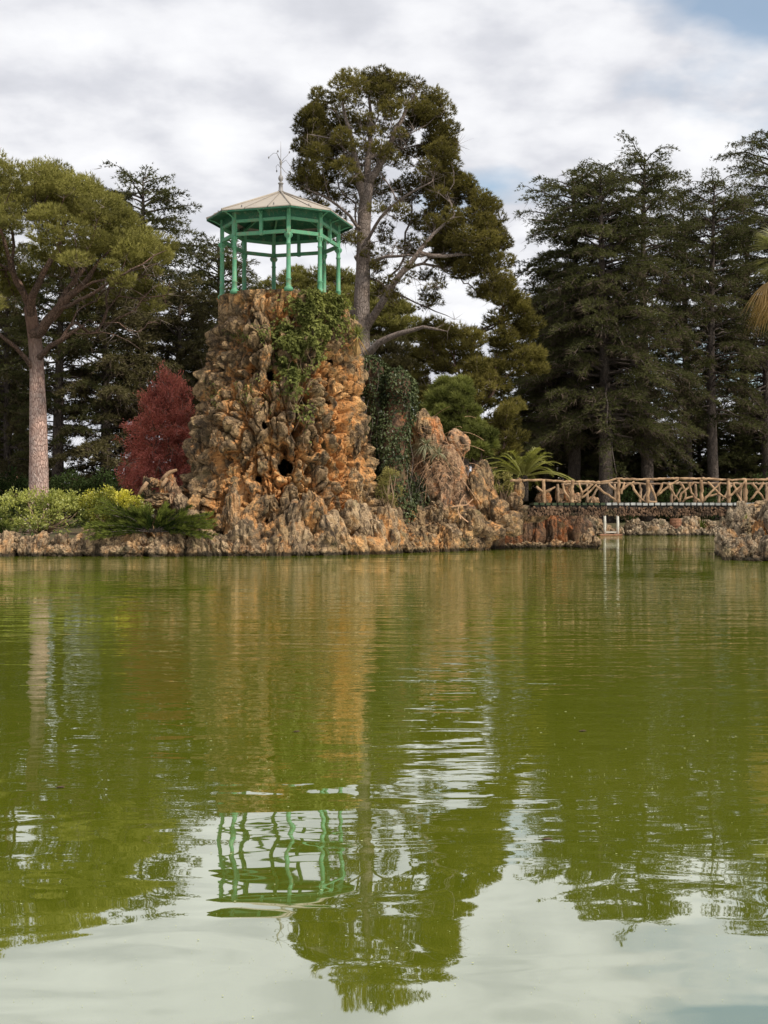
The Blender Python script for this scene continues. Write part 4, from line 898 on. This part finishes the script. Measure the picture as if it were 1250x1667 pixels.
# -- cedars
def cedar(name, label, loc, H, z0, prof_, seed, rng_n=105, needle='cedar_needles', trunk_r=0.6, dens=1.0, group=None, leader=True, droop=0.30, brown=1.0, blade=(5, 0.30, 0.062)):
    rng_n = int(rng_n * 1.45)
    rng = np.random.default_rng(seed); t = thing(name, label, 'cedar tree', loc, group); L0 = np.array(loc, float)
    tr = MB(); n = 18; zz = np.linspace(0, H, n); px_ = np.stack([0.25 * np.sin(zz * 0.12 + seed), 0.25 * np.cos(zz * 0.1 + seed), zz], -1); px_ -= px_[0] * [1, 1, 0]
    rr = trunk_r * (1 - zz / H) ** 0.75 + 0.04; rr[0] *= 1.3
    tr.tube(px_ + L0, rr, 14); tr.build('trunk', 'cedar_bark', t, True)
    lb = MB(); cr = MB(); tw = MB(); up = np.array([0, 0, 1.0])
    for b in range(rng_n):
        f = (b + rng.uniform(0, 1)) / rng_n; z = z0 + (H - z0) * f; az = b * 2.39996 + rng.normal(0, 0.35)
        Lb = np.interp(f, *prof_) * rng.uniform(0.6, 1.15)
        if Lb < 0.5: Lb = 0.5
        o = np.array([np.interp(z, zz, px_[:, 0]), np.interp(z, zz, px_[:, 1]), z])
        hd = np.array([math.cos(az), math.sin(az), 0]); rise = np.interp(f, [0, 0.5, 1], [0.02, 0.22, 0.5]) + rng.normal(0, 0.17)
        u = np.linspace(0, 1, 8)[:, None]; dr_ = droop * rng.uniform(0.2, 2.0)
        q = o + hd * Lb * u + up * Lb * (rise * u - dr_ * u ** 2.4); q[1:-1] += rng.normal(0, 0.05 * Lb / 4, (6, 3))
        rb = (0.022 + 0.016 * Lb) * (1 - 0.85 * u[:, 0]); lb.tube(q + L0, rb, 5, cap=False)
        m = int(max(3, Lb / 0.30)); uu = rng.uniform(0.18 if f > 0.4 else 0.38, 1.0, m * 2)
        P0 = []; D0 = []
        for k, a in enumerate(uu):
            pb = np.array([np.interp(a, u[:, 0], q[:, c_]) for c_ in range(3)]); sgn = 1 if k % 2 else -1
            ln = (0.32 * Lb * (1 - a) + 0.55) * rng.uniform(0.6, 1.2); sd = np.array([-hd[1], hd[0], 0]) * sgn
            dv = unit(hd * 0.75 + sd * rng.uniform(0.4, 1.1) + up * rng.normal(-0.12, 0.12))
            nn = max(3, int(ln / 0.17 * dens)); s_ = np.linspace(0.1, 1, nn)[:, None]
            pts = pb + dv * ln * s_ - up * (ln * 0.22 * s_ ** 2) + rng.normal(0, 0.09, (nn, 3))
            P0.append(pts); D0.append(np.broadcast_to(dv, pts.shape))
        P0 = np.vstack(P0) + L0; D0 = unit(np.vstack(D0) + up * 0.25)
        fl = rng.normal(0, 0.13)
        blades(cr, P0, D0, blade[0], blade[1], blade[2], 0.55, rng, 0.42 + fl + 0.15 * rng.random(len(P0)))
        nt_ = int(len(P0) * 0.16 * brown * (1.5 if f < 0.6 else 0.5)); s_ = rng.integers(0, len(P0), nt_)
        blades(tw, P0[s_] - [0, 0, 0.1], unit(D0[s_] - up * 0.7), 2, 0.9, 0.04, 0.5, rng, 0.5)
    lb.build('boughs', 'cedar_bark', t, True); cr.build('crown', needle, t)
    if tw.n: tw.build('twigs', 'brown_twigs', t)
    return t
PA = ([0, 0.15, 0.5, 0.75, 0.92, 1], [7.4, 8.0, 7.2, 6.0, 4.4, 2.4])
PB = ([0, 0.2, 0.5, 0.8, 0.93, 1], [4.4, 5.6, 6.0, 5.2, 4.8, 2.8])
PC = ([0, 0.3, 0.7, 1], [5.2, 5.0, 3.6, 0.6])
def at(px, D, dz=0): return (float(P(px, 800, D)[0]), D, 0.6 + dz)
def hgt(py, D): return EYE + (CY - py) / F * D - 0.6
gC = 'cedars standing behind the bridge'
cA = cedar('cedar_tree', 'large cedar with long drooping boughs nearest to the bridge end, left of its row', at(985, 110), hgt(285, 110), 8.0, PA, 1, 130, trunk_r=0.66, group=gC)
cB = cedar('cedar_tree', 'tallest central cedar with ragged flat top behind the middle of the bridge', at(1055, 113), hgt(255, 113), 8.5, PB, 2, 105, trunk_r=0.6, group=gC, brown=1.2)
cC = cedar('cedar_tree', 'slender cedar with long bare dark trunk right of the tallest one', at(1163, 116), hgt(300, 116), 10, PB, 3, 80, trunk_r=0.55, group=gC)
cD = cedar('cedar_tree', 'high flat-topped cedar cut by the right edge of the photo', at(1250, 122), hgt(215, 122), 8, PB, 4, 100, trunk_r=0.6, group=gC)
copy_tree(cB, at(932, 115), 2.1, (1.05, 1.05, 0.955), 'flat-topped cedar at the left of the row with its crown over the bridge end')
copy_tree(cA, at(893, 121), 2.1, (1.0, 1.0, 0.74), 'lower broad cedar spreading left beyond the palm')
copy_tree(cC, at(1120, 124), 1.3, (0.9, 0.9, 1.02), 'thin cedar trunk between the tallest cedar and the slender one')
copy_tree(cB, at(1210, 127), 4.0, (1.05, 1.05, 0.93), 'cedar with thin dark trunk behind the fan palm')
copy_tree(cA, at(940, 131), 5.2, (0.95, 0.95, 0.86), 'cedar at the left end of the row, behind the long-boughed one')
# dense lower conifers behind them
cE = cedar('conifer_tree', 'dense dark conifer with foliage to the ground behind the palm', at(900, 132), 17, 1.0, ([0, .3, .7, 1], [5.5, 5, 3.4, 0.8]), 7, 120, 'cedar_needles', 0.4, 1.0, None, droop=0.12, brown=0.3, blade=(5, 0.42, 0.10))
cE['category'] = 'conifer'
for k, (px, D, s_, lab) in enumerate(((960, 118, 0.62, 'low dense conifer behind the left end of the bridge'), (1020, 126, 0.85, 'dense conifer filling the gap between the two large cedar trunks'), (1085, 122, 0.55, 'bushy low conifer right of the tallest cedar trunk'), (1140, 135, 0.8, 'dense conifer behind the slender cedar'), (1195, 124, 0.62, 'low spreading conifer above the right part of the railing'), (1245, 130, 0.85, 'dense conifer at the right photo edge behind the railing'), (850, 140, 0.8, 'dark conifer above the palm fronds'), (800, 150, 0.75, 'distant dark conifer right of the young pine'))):
    copy_tree(cE, at(px, D), k * 1.7, (s_ * 1.1, s_ * 1.1, s_), lab)
# left group
gL = 'dark conifers behind the umbrella pine'
cF = cedar('cedar_tree', 'dark cedar with separate flat tiers showing right of the umbrella pine', at(222, 97), hgt(290, 97), 8, ([0, .4, .75, .9, 1], [5.0, 5.2, 5.0, 4.6, 2.0]), 11, 78, trunk_r=0.6, dens=1.15, group=gL, droop=0.12, brown=0.3)
cG = cedar('cedar_tree', 'compact dark cedar with domed top just left of the gazebo columns', at(350, 102), hgt(398, 102), 5, ([0, .5, .85, 1], [5.4, 5.2, 3.6, 1.6]), 12, 110, trunk_r=0.5, dens=1.2, group=gL, droop=0.15, brown=0.3)
cH = cedar('conifer_tree', 'brown-green feathery conifer between the umbrella pine and the red tree', at(170, 90), hgt(440, 90), 1.5, ([0, .3, .7, 1], [5.4, 5.0, 4.6, 2.4]), 13, 80, 'cedar_brown_needles', 0.45, 0.95, gL, droop=0.2, brown=0.8, blade=(5, 0.38, 0.08))
cH['category'] = 'conifer'
copy_tree(cH, at(285, 94), 2.0, (1.05, 1.05, 0.98), 'brown-green conifer standing behind the red tree')
copy_tree(cF, at(95, 88), 1.0, (0.8, 0.8, 0.74), 'thin-trunked cedar just right of the umbrella pine trunk')
copy_tree(cH, at(15, 92), 4.0, (0.75, 0.75, 1.1), 'dark conifer left of the umbrella pine trunk')
copy_tree(cG, at(-30, 100), 3.0, (1.0, 1.0, 1.0), 'dark cedar at the left photo edge behind the pine')
copy_tree(cE, at(330, 110), 2.5, 0.85, 'low dense conifer hidden behind the left flank of the tower')
copy_tree(cE, at(20, 115), 5.5, 0.72, 'low dense conifer far behind the left shrubs')

# far wood closing the view
rng = np.random.default_rng(55); m = MB()
for k in range(150):
    x = rng.uniform(-75, 75); c = np.array([x, rng.uniform(180, 200), rng.uniform(1.5, 6.0)])
    clump(m, c, rng.uniform(2.2, 3.4), rng, 150, 3, 0.9, 0.45, rng.uniform(0.2, 0.6), 0.9, 0.3, 0.8)
fo = m.build('far_wood', 'hedge_leaves', None); fo['kind'] = 'stuff'; fo['label'] = 'dark far wood seen low between the trunks'

# -- red tree
rng = np.random.default_rng(66); D = 67.0
rows = [(600, 268, 280), (628, 256, 300), (655, 234, 312), (690, 212, 318), (720, 218, 322), (745, 196, 324), (770, 186, 324), (792, 200, 322)]
pts = body_points(rows, D, 250, rng, 1.0, 0.1, 0.9)
base = P(262, 815, D); base[2] = 0.7
t = thing('red_tree', 'small wine-red leaved tree against the left flank of the rock tower', 'tree', base)
sk = grow([([base, base + [0, 0, 0.9], base + [0.1, 0, 1.6]], 0.16, 0.10)], pts, rng, 0.4, 0.2, 0.012, 2.2, 0.05, 0.5, 0.1)
lb = MB(); tubes_of(lb, sk, 0.13, 8); lb.build('trunk', 'cedar_bark', t, True)
m = MB(); c_ = P(262, 720, D)
for p_ in pts:
    n = 150; u = rand_unit(rng, n); q = p_ + u * (rng.uniform(0.1, 1, n) ** 0.5)[:, None] * 0.42
    leaves(m, q, unit((p_ - c_) * 0.8 + u * 0.7 + [0, 0, 0.2]), 0.15, 0.045, rng, 0.45 + 0.2 * u[:, 2], 0.5)
for k in range(110):
    p_ = pts[rng.integers(len(pts))]; d_ = unit((p_ - c_) * [1, 1, 0.8] + rng.normal(0, 0.5, 3) + [0, 0, 0.3]); n = 60; u = rng.uniform(0, 1, n)[:, None]
    q = p_ + d_ * u * rng.uniform(0.5, 1.15) + rng.normal(0, 0.09, (n, 3)); leaves(m, q, np.broadcast_to(d_, (n, 3)), 0.15, 0.045, rng, 0.6, 0.5)
m.build('crown', 'red_leaves', t)
m = MB(); q = np.array(pts)[rng.integers(0, len(pts), 420)] + rng.normal(0, 0.3, (420, 3)); blades(m, q, unit(q - c_ + rng.normal(0, 0.6, q.shape)), 2, 0.8, 0.018, 0.4, rng, 0.55); m.build('twigs', 'grey_twigs', t)

# ------------------------------------------------------------------ shrubs and plants
def shrub(name, label, lobes, D, seed, mat, L, W, dens, base_px, stems=14, cat='shrub', spread=0.7, tint=0.5, sh=0.35):
    rng = np.random.default_rng(seed); b = P(base_px[0], base_px[1], D); t = thing(name, label, cat, b)
    m = MB(); st = MB()
    for (px, py, dd, r_) in lobes:
        c = P(px, py, D + dd); rr = r_ * D / F; n = int(dens * r_ * r_ / 100)
        u = rand_unit(rng, n); q = c + u * (rng.uniform(sh, 1.08, n))[:, None] * rr * (1 + 0.25 * fbm(u * 2 + c, 2, 3))[:, None]
        kp = fbm(q * 2.2, 3, seed) > -0.12; q = q[kp]; u = u[kp]
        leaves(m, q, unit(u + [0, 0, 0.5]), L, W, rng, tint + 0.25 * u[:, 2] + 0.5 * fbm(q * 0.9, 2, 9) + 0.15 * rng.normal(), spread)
        k = 3; e = c[None] + rand_unit(rng, k) * rr * 0.7
        for j in range(k): st.tube([b + rng.normal(0, 0.1, 3) * [1, 1, 0], (b + e[j]) / 2 + rng.normal(0, 0.1, 3), e[j]], [0.03, 0.02, 0.008], 4)
    so = st.build('stems', 'old_branch_wood', t, True); m.build('foliage', mat, t)
    so['kind'] = 'stuff'; return t
shrub('shrub', 'pale green variegated shrub on the stone edging at the left edge', [(20, 830, 0, 26), (50, 820, 0, 24), (80, 826, 0.2, 26), (110, 835, 0, 24), (95, 812, 0.5, 18), (60, 846, -0.3, 22), (25, 812, .5, 18), (120, 818, 0.6, 18), (5, 848, -0.2, 20), (130, 840, 0.1, 18), (60, 858, -0.6, 14), (100, 856, -0.5, 14), (30, 856, -0.6, 14)], 57.2, 1, 'shrub_leaves', 0.15, 0.07, 230, (70, 868), tint=0.5)
shrub('shrub', 'yellow-tipped shrub between the variegated shrub and the juniper', [(150, 818, 0, 20), (175, 808, 0, 18), (200, 812, 0, 16), (222, 822, 0, 14), (160, 838, 0, 20), (190, 832, 0, 20), (140, 830, 0.3, 16), (240, 830, .2, 10)], 57.4, 2, 'shrub_yellow_leaves', 0.13, 0.06, 260, (185, 862), tint=0.35)
shrub('shrub', 'small dark green bush overhanging the water at the far left', [(-8, 862, 0, 14), (4, 858, 0, 12)], 56.0, 3, 'juniper_needles', 0.14, 0.05, 320, (0, 872), tint=0.3)
shrub('shrub', 'dry yellow-green bush at the foot of the ivy right of the tower', [(628, 785, 0, 14), (640, 775, 0, 12), (622, 800, 0, 12), (636, 815, 0, 12), (645, 800, .2, 12), (630, 770, 0, 9)], 60.6, 4, 'dry_shrub_leaves', 0.11, 0.035, 420, (634, 850), tint=0.6)
shrub('shrub', 'yellowish bush left of the palm on the rockwork', [(812, 790, 0, 12), (824, 780, 0, 11), (832, 795, 0, 10), (805, 778, .3, 9)], 67.5, 5, 'dry_shrub_leaves', 0.13, 0.05, 360, (818, 822), tint=0.65)
for k, (px, py, r_, D, lab) in enumerate(((955, 800, 22, 112, 'dark round bush behind the left end of the bridge railing'), (1020, 812, 20, 109, 'dark bush between the two large cedar trunks on the far bank'), (1098, 812, 22, 112, 'dark bush behind the barrel planter'), (1148, 815, 22, 110, 'dark bush on the far bank right of the barrel'), (1200, 800, 24, 113, 'dark bush behind the right part of the railing'), (1245, 795, 26, 114, 'dark bush at the right edge behind the railing'))):
    shrub('bush', lab, [(px, py, 0, r_), (px - r_ * .7, py + 12, 0, r_ * .8), (px + r_ * .7, py + 10, .5, r_ * .8), (px, py + 26, 0, r_ * .9)], D, 30 + k, 'hedge_leaves', 0.3, 0.12, 130, (px, py + 40), tint=0.5)
for k, (px, lab) in enumerate(((110, 'low undergrowth bush right of the umbrella pine trunk'), (20, 'low undergrowth bush left of the umbrella pine trunk'), (170, 'low undergrowth bush left of the red tree'), (230, 'low undergrowth bush under the red tree'))):
    shrub('bush', lab, [(px, 790, 0, 26), (px - 20, 800, 0, 20), (px + 22, 798, 0.5, 20)], 80, 50 + k, 'hedge_leaves', 0.26, 0.10, 150, (px, 825), tint=0.55)

# juniper with arching sprays
rng = np.random.default_rng(9); D = 55.7; base = P(250, 866, D)
t = thing('juniper', 'dark green spreading juniper arching over the water left of the tower', 'shrub', base); m = MB(); st = MB()
for k in range(150):
    sg = rng.choice([-1, 1]); el = R(rng.choice([6, 16, 27, 38]) + rng.normal(0, 3) if k % 4 else rng.uniform(40, 75)); Lb = rng.uniform(1.5, 3.2) * (1.0 if k % 4 else 0.55); dy = rng.uniform(-0.55, 0.4)
    hd = unit(np.array([sg * math.cos(el), dy, math.sin(el)])); u = np.linspace(0, 1, 12)[:, None]
    q = base + hd * Lb * u - np.array([0, 0, 1.0]) * Lb * (0.16 * u ** 2.2); q[:, 2] = np.maximum(q[:, 2], 0.2)
    st.tube(q, np.linspace(0.03, 0.008, 12), 4)
    pb = q[3:]; n = 44; ix = rng.uniform(0, len(pb) - 1.01, n); lo = ix.astype(int); pp = pb[lo] + (pb[lo + 1] - pb[lo]) * (ix - lo)[:, None] + rng.normal(0, 0.035, (n, 3))
    tn = unit(pb[lo + 1] - pb[lo]); blades(m, pp, unit(tn + [0, 0, 0.30]), 5, 0.26, 0.035, 0.28, rng, 0.10 + 0.75 * (ix / len(pb)) ** 1.5 + rng.normal(0, 0.10))
st.build('stems', 'cedar_bark', t, True); m.build('foliage', 'juniper_needles', t)

# ivy: on the tower and on two pillars
rng = np.random.default_rng(10)
Tn = TOWER.reshape(-1, 3); To = TOUT.reshape(-1, 3)
fx = CX + Tn[:, 0] / Tn[:, 1] * F; fy = CY - (Tn[:, 2] - EYE) / Tn[:, 1] * F; frn = Tn[:, 1] < TC[1] + 0.5
def creeper(label, regions, seed, mat, L, W, name='creeper', n0=2600, lift=0.10):
    rng = np.random.default_rng(seed); m = MB(); st = MB(); cs = []
    for (x, y, rx, ry, n) in regions:
        d2 = ((fx - x) / rx) ** 2 + ((fy - y) / ry) ** 2; wgt = np.exp(-d2 * 1.6) * frn * (fbm(Tn * 2.3, 3, seed) > -0.10); ix = rng.choice(len(Tn), n, p=wgt / wgt.sum())
        q = Tn[ix] + To[ix] * rng.uniform(0.02, lift + 0.22 * (fbm(Tn[ix] * 1.3, 2, 7) + 0.5).clip(0, 1)[:, None] * 1.0, (n, 1)); cs.append(Tn[ix[0]])
        leaves(m, q, unit(To[ix] * 0.6 - [0, 0, 0.7]), L, W, rng, 0.5 + 0.5 * fbm(q * 1.2, 2, 3), 0.6, To[ix] + [0, 0, 0.6])
        for j in range(9):
            a = Tn[ix[j]]; pts = [a + To[ix[j]] * 0.12 + [0.15 * math.sin(k * 1.3 + j), -0.02, -k * 0.3] for k in range(6)]; st.tube(pts, 0.006, 3)
    c = np.mean(cs, 0); t = thing(name, label, 'climbing plant', c)
    st.build('stems', 'old_branch_wood', t); m.build('foliage', mat, t); return t
creeper('bright green creeper hanging from the gazebo platform down the tower face', [(515, 492, 32, 20, 2900), (508, 532, 38, 30, 3000), (482, 565, 34, 28, 1900), (475, 605, 22, 30, 600), (490, 650, 14, 40, 200), (462, 585, 14, 40, 300), (535, 500, 12, 20, 900)], 3, 'creeper_leaves', 0.22, 0.13, lift=0.16)
creeper('sparse grey-green creeper on the upper left of the tower', [(415, 545, 34, 12, 500), (405, 640, 30, 22, 180), (350, 650, 14, 30, 160)], 4, 'creeper_leaves', 0.12, 0.07, lift=0.05)
def ivy_pillar(label, px, y0, y1, wpx, D, seed):
    rng = np.random.default_rng(seed); b = P(px, y1, D); t = thing('ivy_pillar', label, 'ivy-clad pillar', (b[0], D, 0.3)); r_ = wpx / 2 * D / F; z0, z1 = b[2], P(px, y0, D)[2]
    zz = np.linspace(z0 - 0.3, z1 - 0.15, 24); q = np.stack([np.full(24, b[0]) + 0.15 * np.sin(zz), np.full(24, D), zz], -1)
    rr = r_ * (0.78 + 0.12 * fbm(q * 0.9, 2, seed)); rr[-1] *= 0.4; rr[-2] *= 0.8
    MB().tube(q, rr, 18).build('rock_core', 'shaded_rock', t, True); n = int(2.0 * math.pi * r_ * (z1 - z0) * 150)
    a = rng.uniform(0, 2 * np.pi, n); z = rng.uniform(z0, z1, n); o = np.stack([np.cos(a), np.sin(a), 0 * a], -1)
    p0 = np.stack([b[0] + 0.15 * np.sin(z), np.full(n, D), z], -1); bulge = 1 + 0.55 * fbm(np.stack([o[:, 0] * 0.9, o[:, 1] * 0.9, z * 0.55], -1) * 1.6, 4, seed, 0.6); cap = np.clip((z1 - z) / (r_ * 0.8), 0.1, 1) ** 0.5
    p0 += o * (r_ * bulge * cap * rng.uniform(0.84, 1.12, n))[:, None]
    kp = fbm(p0 * 1.5, 3, seed + 4) > -0.30; p0 = p0[kp]; o = o[kp]
    m = MB(); leaves(m, p0, unit(o * 0.5 - [0, 0, 0.9]), 0.17, 0.13, rng, 0.42 + 0.35 * fbm(p0 * 0.9, 2, 2), 0.5, o + [0, 0, 0.5]); m.build('foliage', 'ivy_leaves', t)
    st = MB()
    for k in range(12):
        aa = rng.uniform(3.4, 6.0); zt_ = rng.uniform(z0 + 2, z1); x = b[0] + math.cos(aa) * r_ * 1.05; y = D + math.sin(aa) * r_ * 1.08
        st.tube([(x + 0.08 * math.sin(j * 1.1 + k), y - 0.02 * j, zt_ - 0.35 * j) for j in range(rng.integers(4, 9))], 0.008, 3)
    st.build('stems', 'grey_twigs', t); return t
ivy_pillar('narrow ivy-covered pillar right against the tower flank', 606, 578, 810, 44, 63.0, 1)
ivy_pillar('wider dark ivy-covered pillar with rounded top beside the rock pinnacles', 643, 598, 862, 56, 62.5, 2)
ivy_pillar('low ivy-covered stump at the foot of the dry stems', 675, 770, 865, 36, 64.0, 3)

# rosette plants
def rosette(name, label, px, py, D, n, L, W, mat, seed, up0, up1, cat='plant', droop=0.5, trunk=None):
    rng = np.random.default_rng(seed); b = P(px, py, D); t = thing(name, label, cat, b)
    if trunk: MB().tube([b - [0, 0, trunk], b - [0, 0, trunk * .5], b], 0.10, 8).build('stem', 'cedar_bark', t, True)
    m = MB()
    for k in range(n):
        a = rng.uniform(0, 2 * np.pi); e = rng.uniform(up0, up1); Ln = L * rng.uniform(0.7, 1.15); hd = np.array([math.cos(a) * math.cos(e), math.sin(a) * math.cos(e), math.sin(e)]); sd = np.array([-math.sin(a), math.cos(a), 0])
        u = np.linspace(0, 1, 6)[:, None]; q = b + hd * Ln * u - np.array([0, 0, 1]) * Ln * droop * u ** 2; ww = W * np.array([0.7, 1, 0.95, 0.7, 0.4, 0.03])[:, None]
        V = np.vstack([q - sd * ww / 2, q + sd * ww / 2]); i = np.arange(5); m.add(V, None, np.stack([i, i + 1, i + 7, i + 6], -1), rng.uniform(0.2, 0.8))
    m.build('foliage', mat, t); return t
rosette('yucca', 'spiky yucca with drooping dead leaves on the right shoulder of the tower', 583, 545, 59.6, 90, 0.80, 0.05, 'palm_leaves', 1, -0.5, 1.5, droop=0.35)
rosette('dead_leaf_skirt', 'straw-coloured skirt of dead leaves hanging below the yucca', 582, 550, 59.6, 50, 0.8, 0.04, 'dead_palm_leaves', 2, -1.5, -0.6, droop=0.3)
rosette('agave', 'grey-green spiky agave sprawling between the ivy and the rock pinnacles', 694, 724, 62.8, 110, 1.0, 0.05, 'agave_leaves', 3, -0.6, 1.3, droop=0.45)
rosette('agave', 'smaller grey-green agave just right of the large one', 714, 738, 62.4, 60, 0.8, 0.045, 'agave_leaves', 4, -0.6, 1.3, droop=0.5)
rosette('agave', 'green agave on the far bank right of the barrel', 1142, 862, 105.0, 26, 1.4, 0.12, 'juniper_needles', 5, 0.3, 1.4, droop=0.2)
rosette('grass_tuft', 'small green tuft growing between the boulders of the right outcrop', 1214, 845, 54.5, 40, 0.42, 0.02, 'palm_leaves', 6, 0.2, 1.5, droop=0.4)

# tangle of dry stems over the grotto
rng = np.random.default_rng(14); t = thing('dry_creeper', 'tangle of dry reddish stems hanging over the orange rock of the grotto', 'dry climbing plant', P(725, 740, 63.6)); m = MB()
for k in range(190):
    p0 = P(rng.normal(716, 26), rng.normal(756, 30), 63.6 + rng.uniform(-0.5, 0.7)); d_ = rng.normal(0, 1, 3) * [1, 0.35, 0.6] + [0.1, -0.1, -0.35]; d_ = unit(d_); Ln = rng.uniform(0.3, 1.25); u = np.linspace(0, 1, 6)[:, None]
    cv = rng.normal(0, 0.35, 3); q = p0 + d_ * Ln * u + cv * (u ** 2) * Ln * 0.6 - np.array([0, 0, 1]) * 0.35 * Ln * u ** 2
    m.tube(q, rng.uniform(0.005, 0.012), 3, rng.uniform(0.0, 0.95), cap=False)
for (a) in ([(750, 845), (745, 830), (750, 815), (757, 805)], [(700, 860), (710, 845), (705, 820)], [(745, 835), (755, 845), (762, 850)], [(735, 825), (760, 822), (770, 812)]):
    m.tube([P(x, y, 62.6) for x, y in a], 0.03, 5, 0.8)
m.build('stems', 'dry_stems', t)
o = t.children[0]

# feather palm
def frond(mb, b, a, e, L, rng, nl=34, ll=0.55, w_=0.05, tint=0.5, droop=0.75, st=None):
    hd = np.array([math.cos(a), math.sin(a), 0]); u = np.linspace(0, 1, 14)[:, None]; q = b + hd * L * math.cos(e) * (u ** 0.9) + np.array([0, 0, 1]) * L * (math.sin(e) * u - droop * 0.6 * u ** 2.3)
    (st or mb).tube(q, np.linspace(0.03, 0.008, 14), 4, 0.9, cap=False); sd = np.array([-hd[1], hd[0], 0]); tg = unit(np.gradient(q, axis=0))
    for s_ in (-1, 1):
        uu = np.linspace(0.12, 0.99, nl); p0 = np.stack([np.interp(uu, u[:, 0], q[:, c_]) for c_ in range(3)], -1); tt = np.stack([np.interp(uu, u[:, 0], tg[:, c_]) for c_ in range(3)], -1)
        ln = ll * np.sin(np.pi * (0.12 + 0.85 * uu)) ** 0.6; d_ = unit(tt * 0.8 + sd * s_ + np.array([0, 0, 0.25]) + rng.normal(0, 0.08, p0.shape)); wd = np.cross(d_, [0, 0, 1.0]) * w_ / 2
        tip = p0 + d_ * ln[:, None] - np.array([0, 0, 0.12]) * ln[:, None]; V = np.stack([p0 - wd, p0 + wd, tip], 1).reshape(-1, 3); mb.add(V, np.arange(nl * 3).reshape(-1, 3), None, tint + rng.normal(0, 0.1))
rng = np.random.default_rng(15); D = 70.0; b = P(852, 776, D); t = thing('feather_palm', 'low feather palm with arching yellow-green fronds beside the bridge end', 'palm', b)
MB().lathe([(0.28, -1.4), (0.30, -0.4), (0.22, 0.05), (0.05, 0.15)], b, 12).build('trunk', 'cedar_bark', t, True)
for k in range(48):
    m = MB(); e = rng.uniform(0.2, 1.3); frond(m, b, k * 2.4 + rng.normal(0, .2), e, rng.uniform(2.6, 3.7), rng, tint=rng.uniform(0.4, 0.9)); m.build('frond', 'palm_leaves', t)
# fan palm at the right edge
rng = np.random.default_rng(16); D = 82.0; b = P(1284, 425, D); t = thing('fan_palm', 'fan palm with straw-coloured hanging dead fronds at the right edge above the bridge', 'palm', (b[0], b[1], 0.6))
MB().tube([(b[0] + 0.4, D, 0.3), (b[0] + 0.2, D, 8), b], [0.38, 0.28, 0.26], 14).build('trunk', 'cedar_bark', t, True)
def fan(b, a, e, L, mat, tint, hang=0.0):
    m = MB(); hd = np.array([math.cos(a) * math.cos(e), math.sin(a) * math.cos(e), math.sin(e)]); c = b + hd * L * 0.5 - np.array([0, 0, hang * L * 0.25]); m.tube([b, (b + c) / 2 + [0, 0, 0.05], c], 0.025, 4, 0.8, cap=False)
    sd = np.array([-math.sin(a), math.cos(a), 0]); up = unit(np.cross(hd, sd)) 
    for k in np.linspace(-1.25, 1.25, 24):
        d_ = unit(hd * math.cos(k) + sd * math.sin(k)); ln = L * 0.62 * rng.uniform(0.85, 1.1); u = np.linspace(0, 1, 5)[:, None]
        q = c + d_ * ln * u - np.array([0, 0, 1]) * ln * (0.25 + hang) * u ** 2; wd = unit(np.cross(d_, up)) * 0.045; ww = np.array([0.4, 1, 0.9, 0.5, 0.02])[:, None]
        V = np.vstack([q - wd * ww, q + wd * ww]); i = np.arange(4); m.add(V, None, np.stack([i, i + 1, i + 6, i + 5], -1), tint + rng.normal(0, 0.12))
    m.build('frond' if mat == 'fan_palm_leaves' else 'dead_frond', mat, t)
for k in range(22): fan(b, k * 2.4, rng.uniform(-0.3, 1.2), rng.uniform(2.6, 3.4), 'fan_palm_leaves', rng.uniform(0.3, 0.8))
for k in range(20): fan(b - [0, 0, 0.3], k * 2.4 + 1, rng.uniform(-0.9, -0.35), rng.uniform(2.6, 3.5), 'dead_palm_leaves', rng.uniform(0.3, 0.8), 0.5)

# flecks and fallen leaves floating on the pond
rng = np.random.default_rng(17); m = MB(); n = 2800
yv = 4.6 + (rng.random(n) ** 1.6) * 26; xv = rng.uniform(-0.36, 0.36, n) * yv; keep = fbm(np.stack([xv * 0.5, yv * 0.35, 0 * xv], -1), 3, 2) > 0.0
for x, y in zip(xv[keep], yv[keep]):
    r_ = y * (rng.uniform(0.00012, 0.00042) if rng.random() < .93 else 0.0008); a = rng.uniform(0, 6.28, 1) + np.arange(5) * 1.257; rr = r_ * rng.uniform(0.6, 1.3, 5)
    V = np.vstack([np.stack([x + rr * np.cos(a) * 1.3, y + rr * np.sin(a), np.full(5, 0.004)], -1), [x, y, 0.006]]); i = np.arange(5); m.add(V, np.stack([i, (i + 1) % 5, np.full(5, 5)], -1))
fo = m.build('floating_pollen', 'water_flecks'); fo['kind'] = 'stuff'; fo['label'] = 'tiny pale flecks drifting on the green water'
for k, (px, py, lab) in enumerate(((948, 1191, 'dark fallen leaf floating right of centre on the pond'), (482, 1192, 'dark fallen leaf floating left of centre on the pond'), (97, 1283, 'dark fallen leaf floating in the tree reflection at the left'), (890, 1368, 'dark fallen leaf floating in the bright sky reflection at the right'))):
    D = EYE * F / (py - CY); c = P(px, py, D); r_ = 0.035
    V = [c + [-r_, 0, 0.006], c + [-r_ * .3, -r_ * .5, 0.012], c + [r_ * .6, -r_ * .4, 0.010], c + [r_ * 1.2, 0, 0.006], c + [r_ * .5, r_ * .5, 0.014], c + [-r_ * .4, r_ * .5, 0.010], c + [0, 0, 0.004]]
    tag(MB().add(V, [(i, (i + 1) % 6, 6) for i in range(6)]).build('fallen_leaf', 'dead_leaf'), lab, 'leaf', 'fallen leaves floating on the pond')

for o in bpy.data.objects:
    if o.parent and o.name.split('.')[0] in ('stems', 'twigs', 'boughs'): o['kind'] = 'stuff'
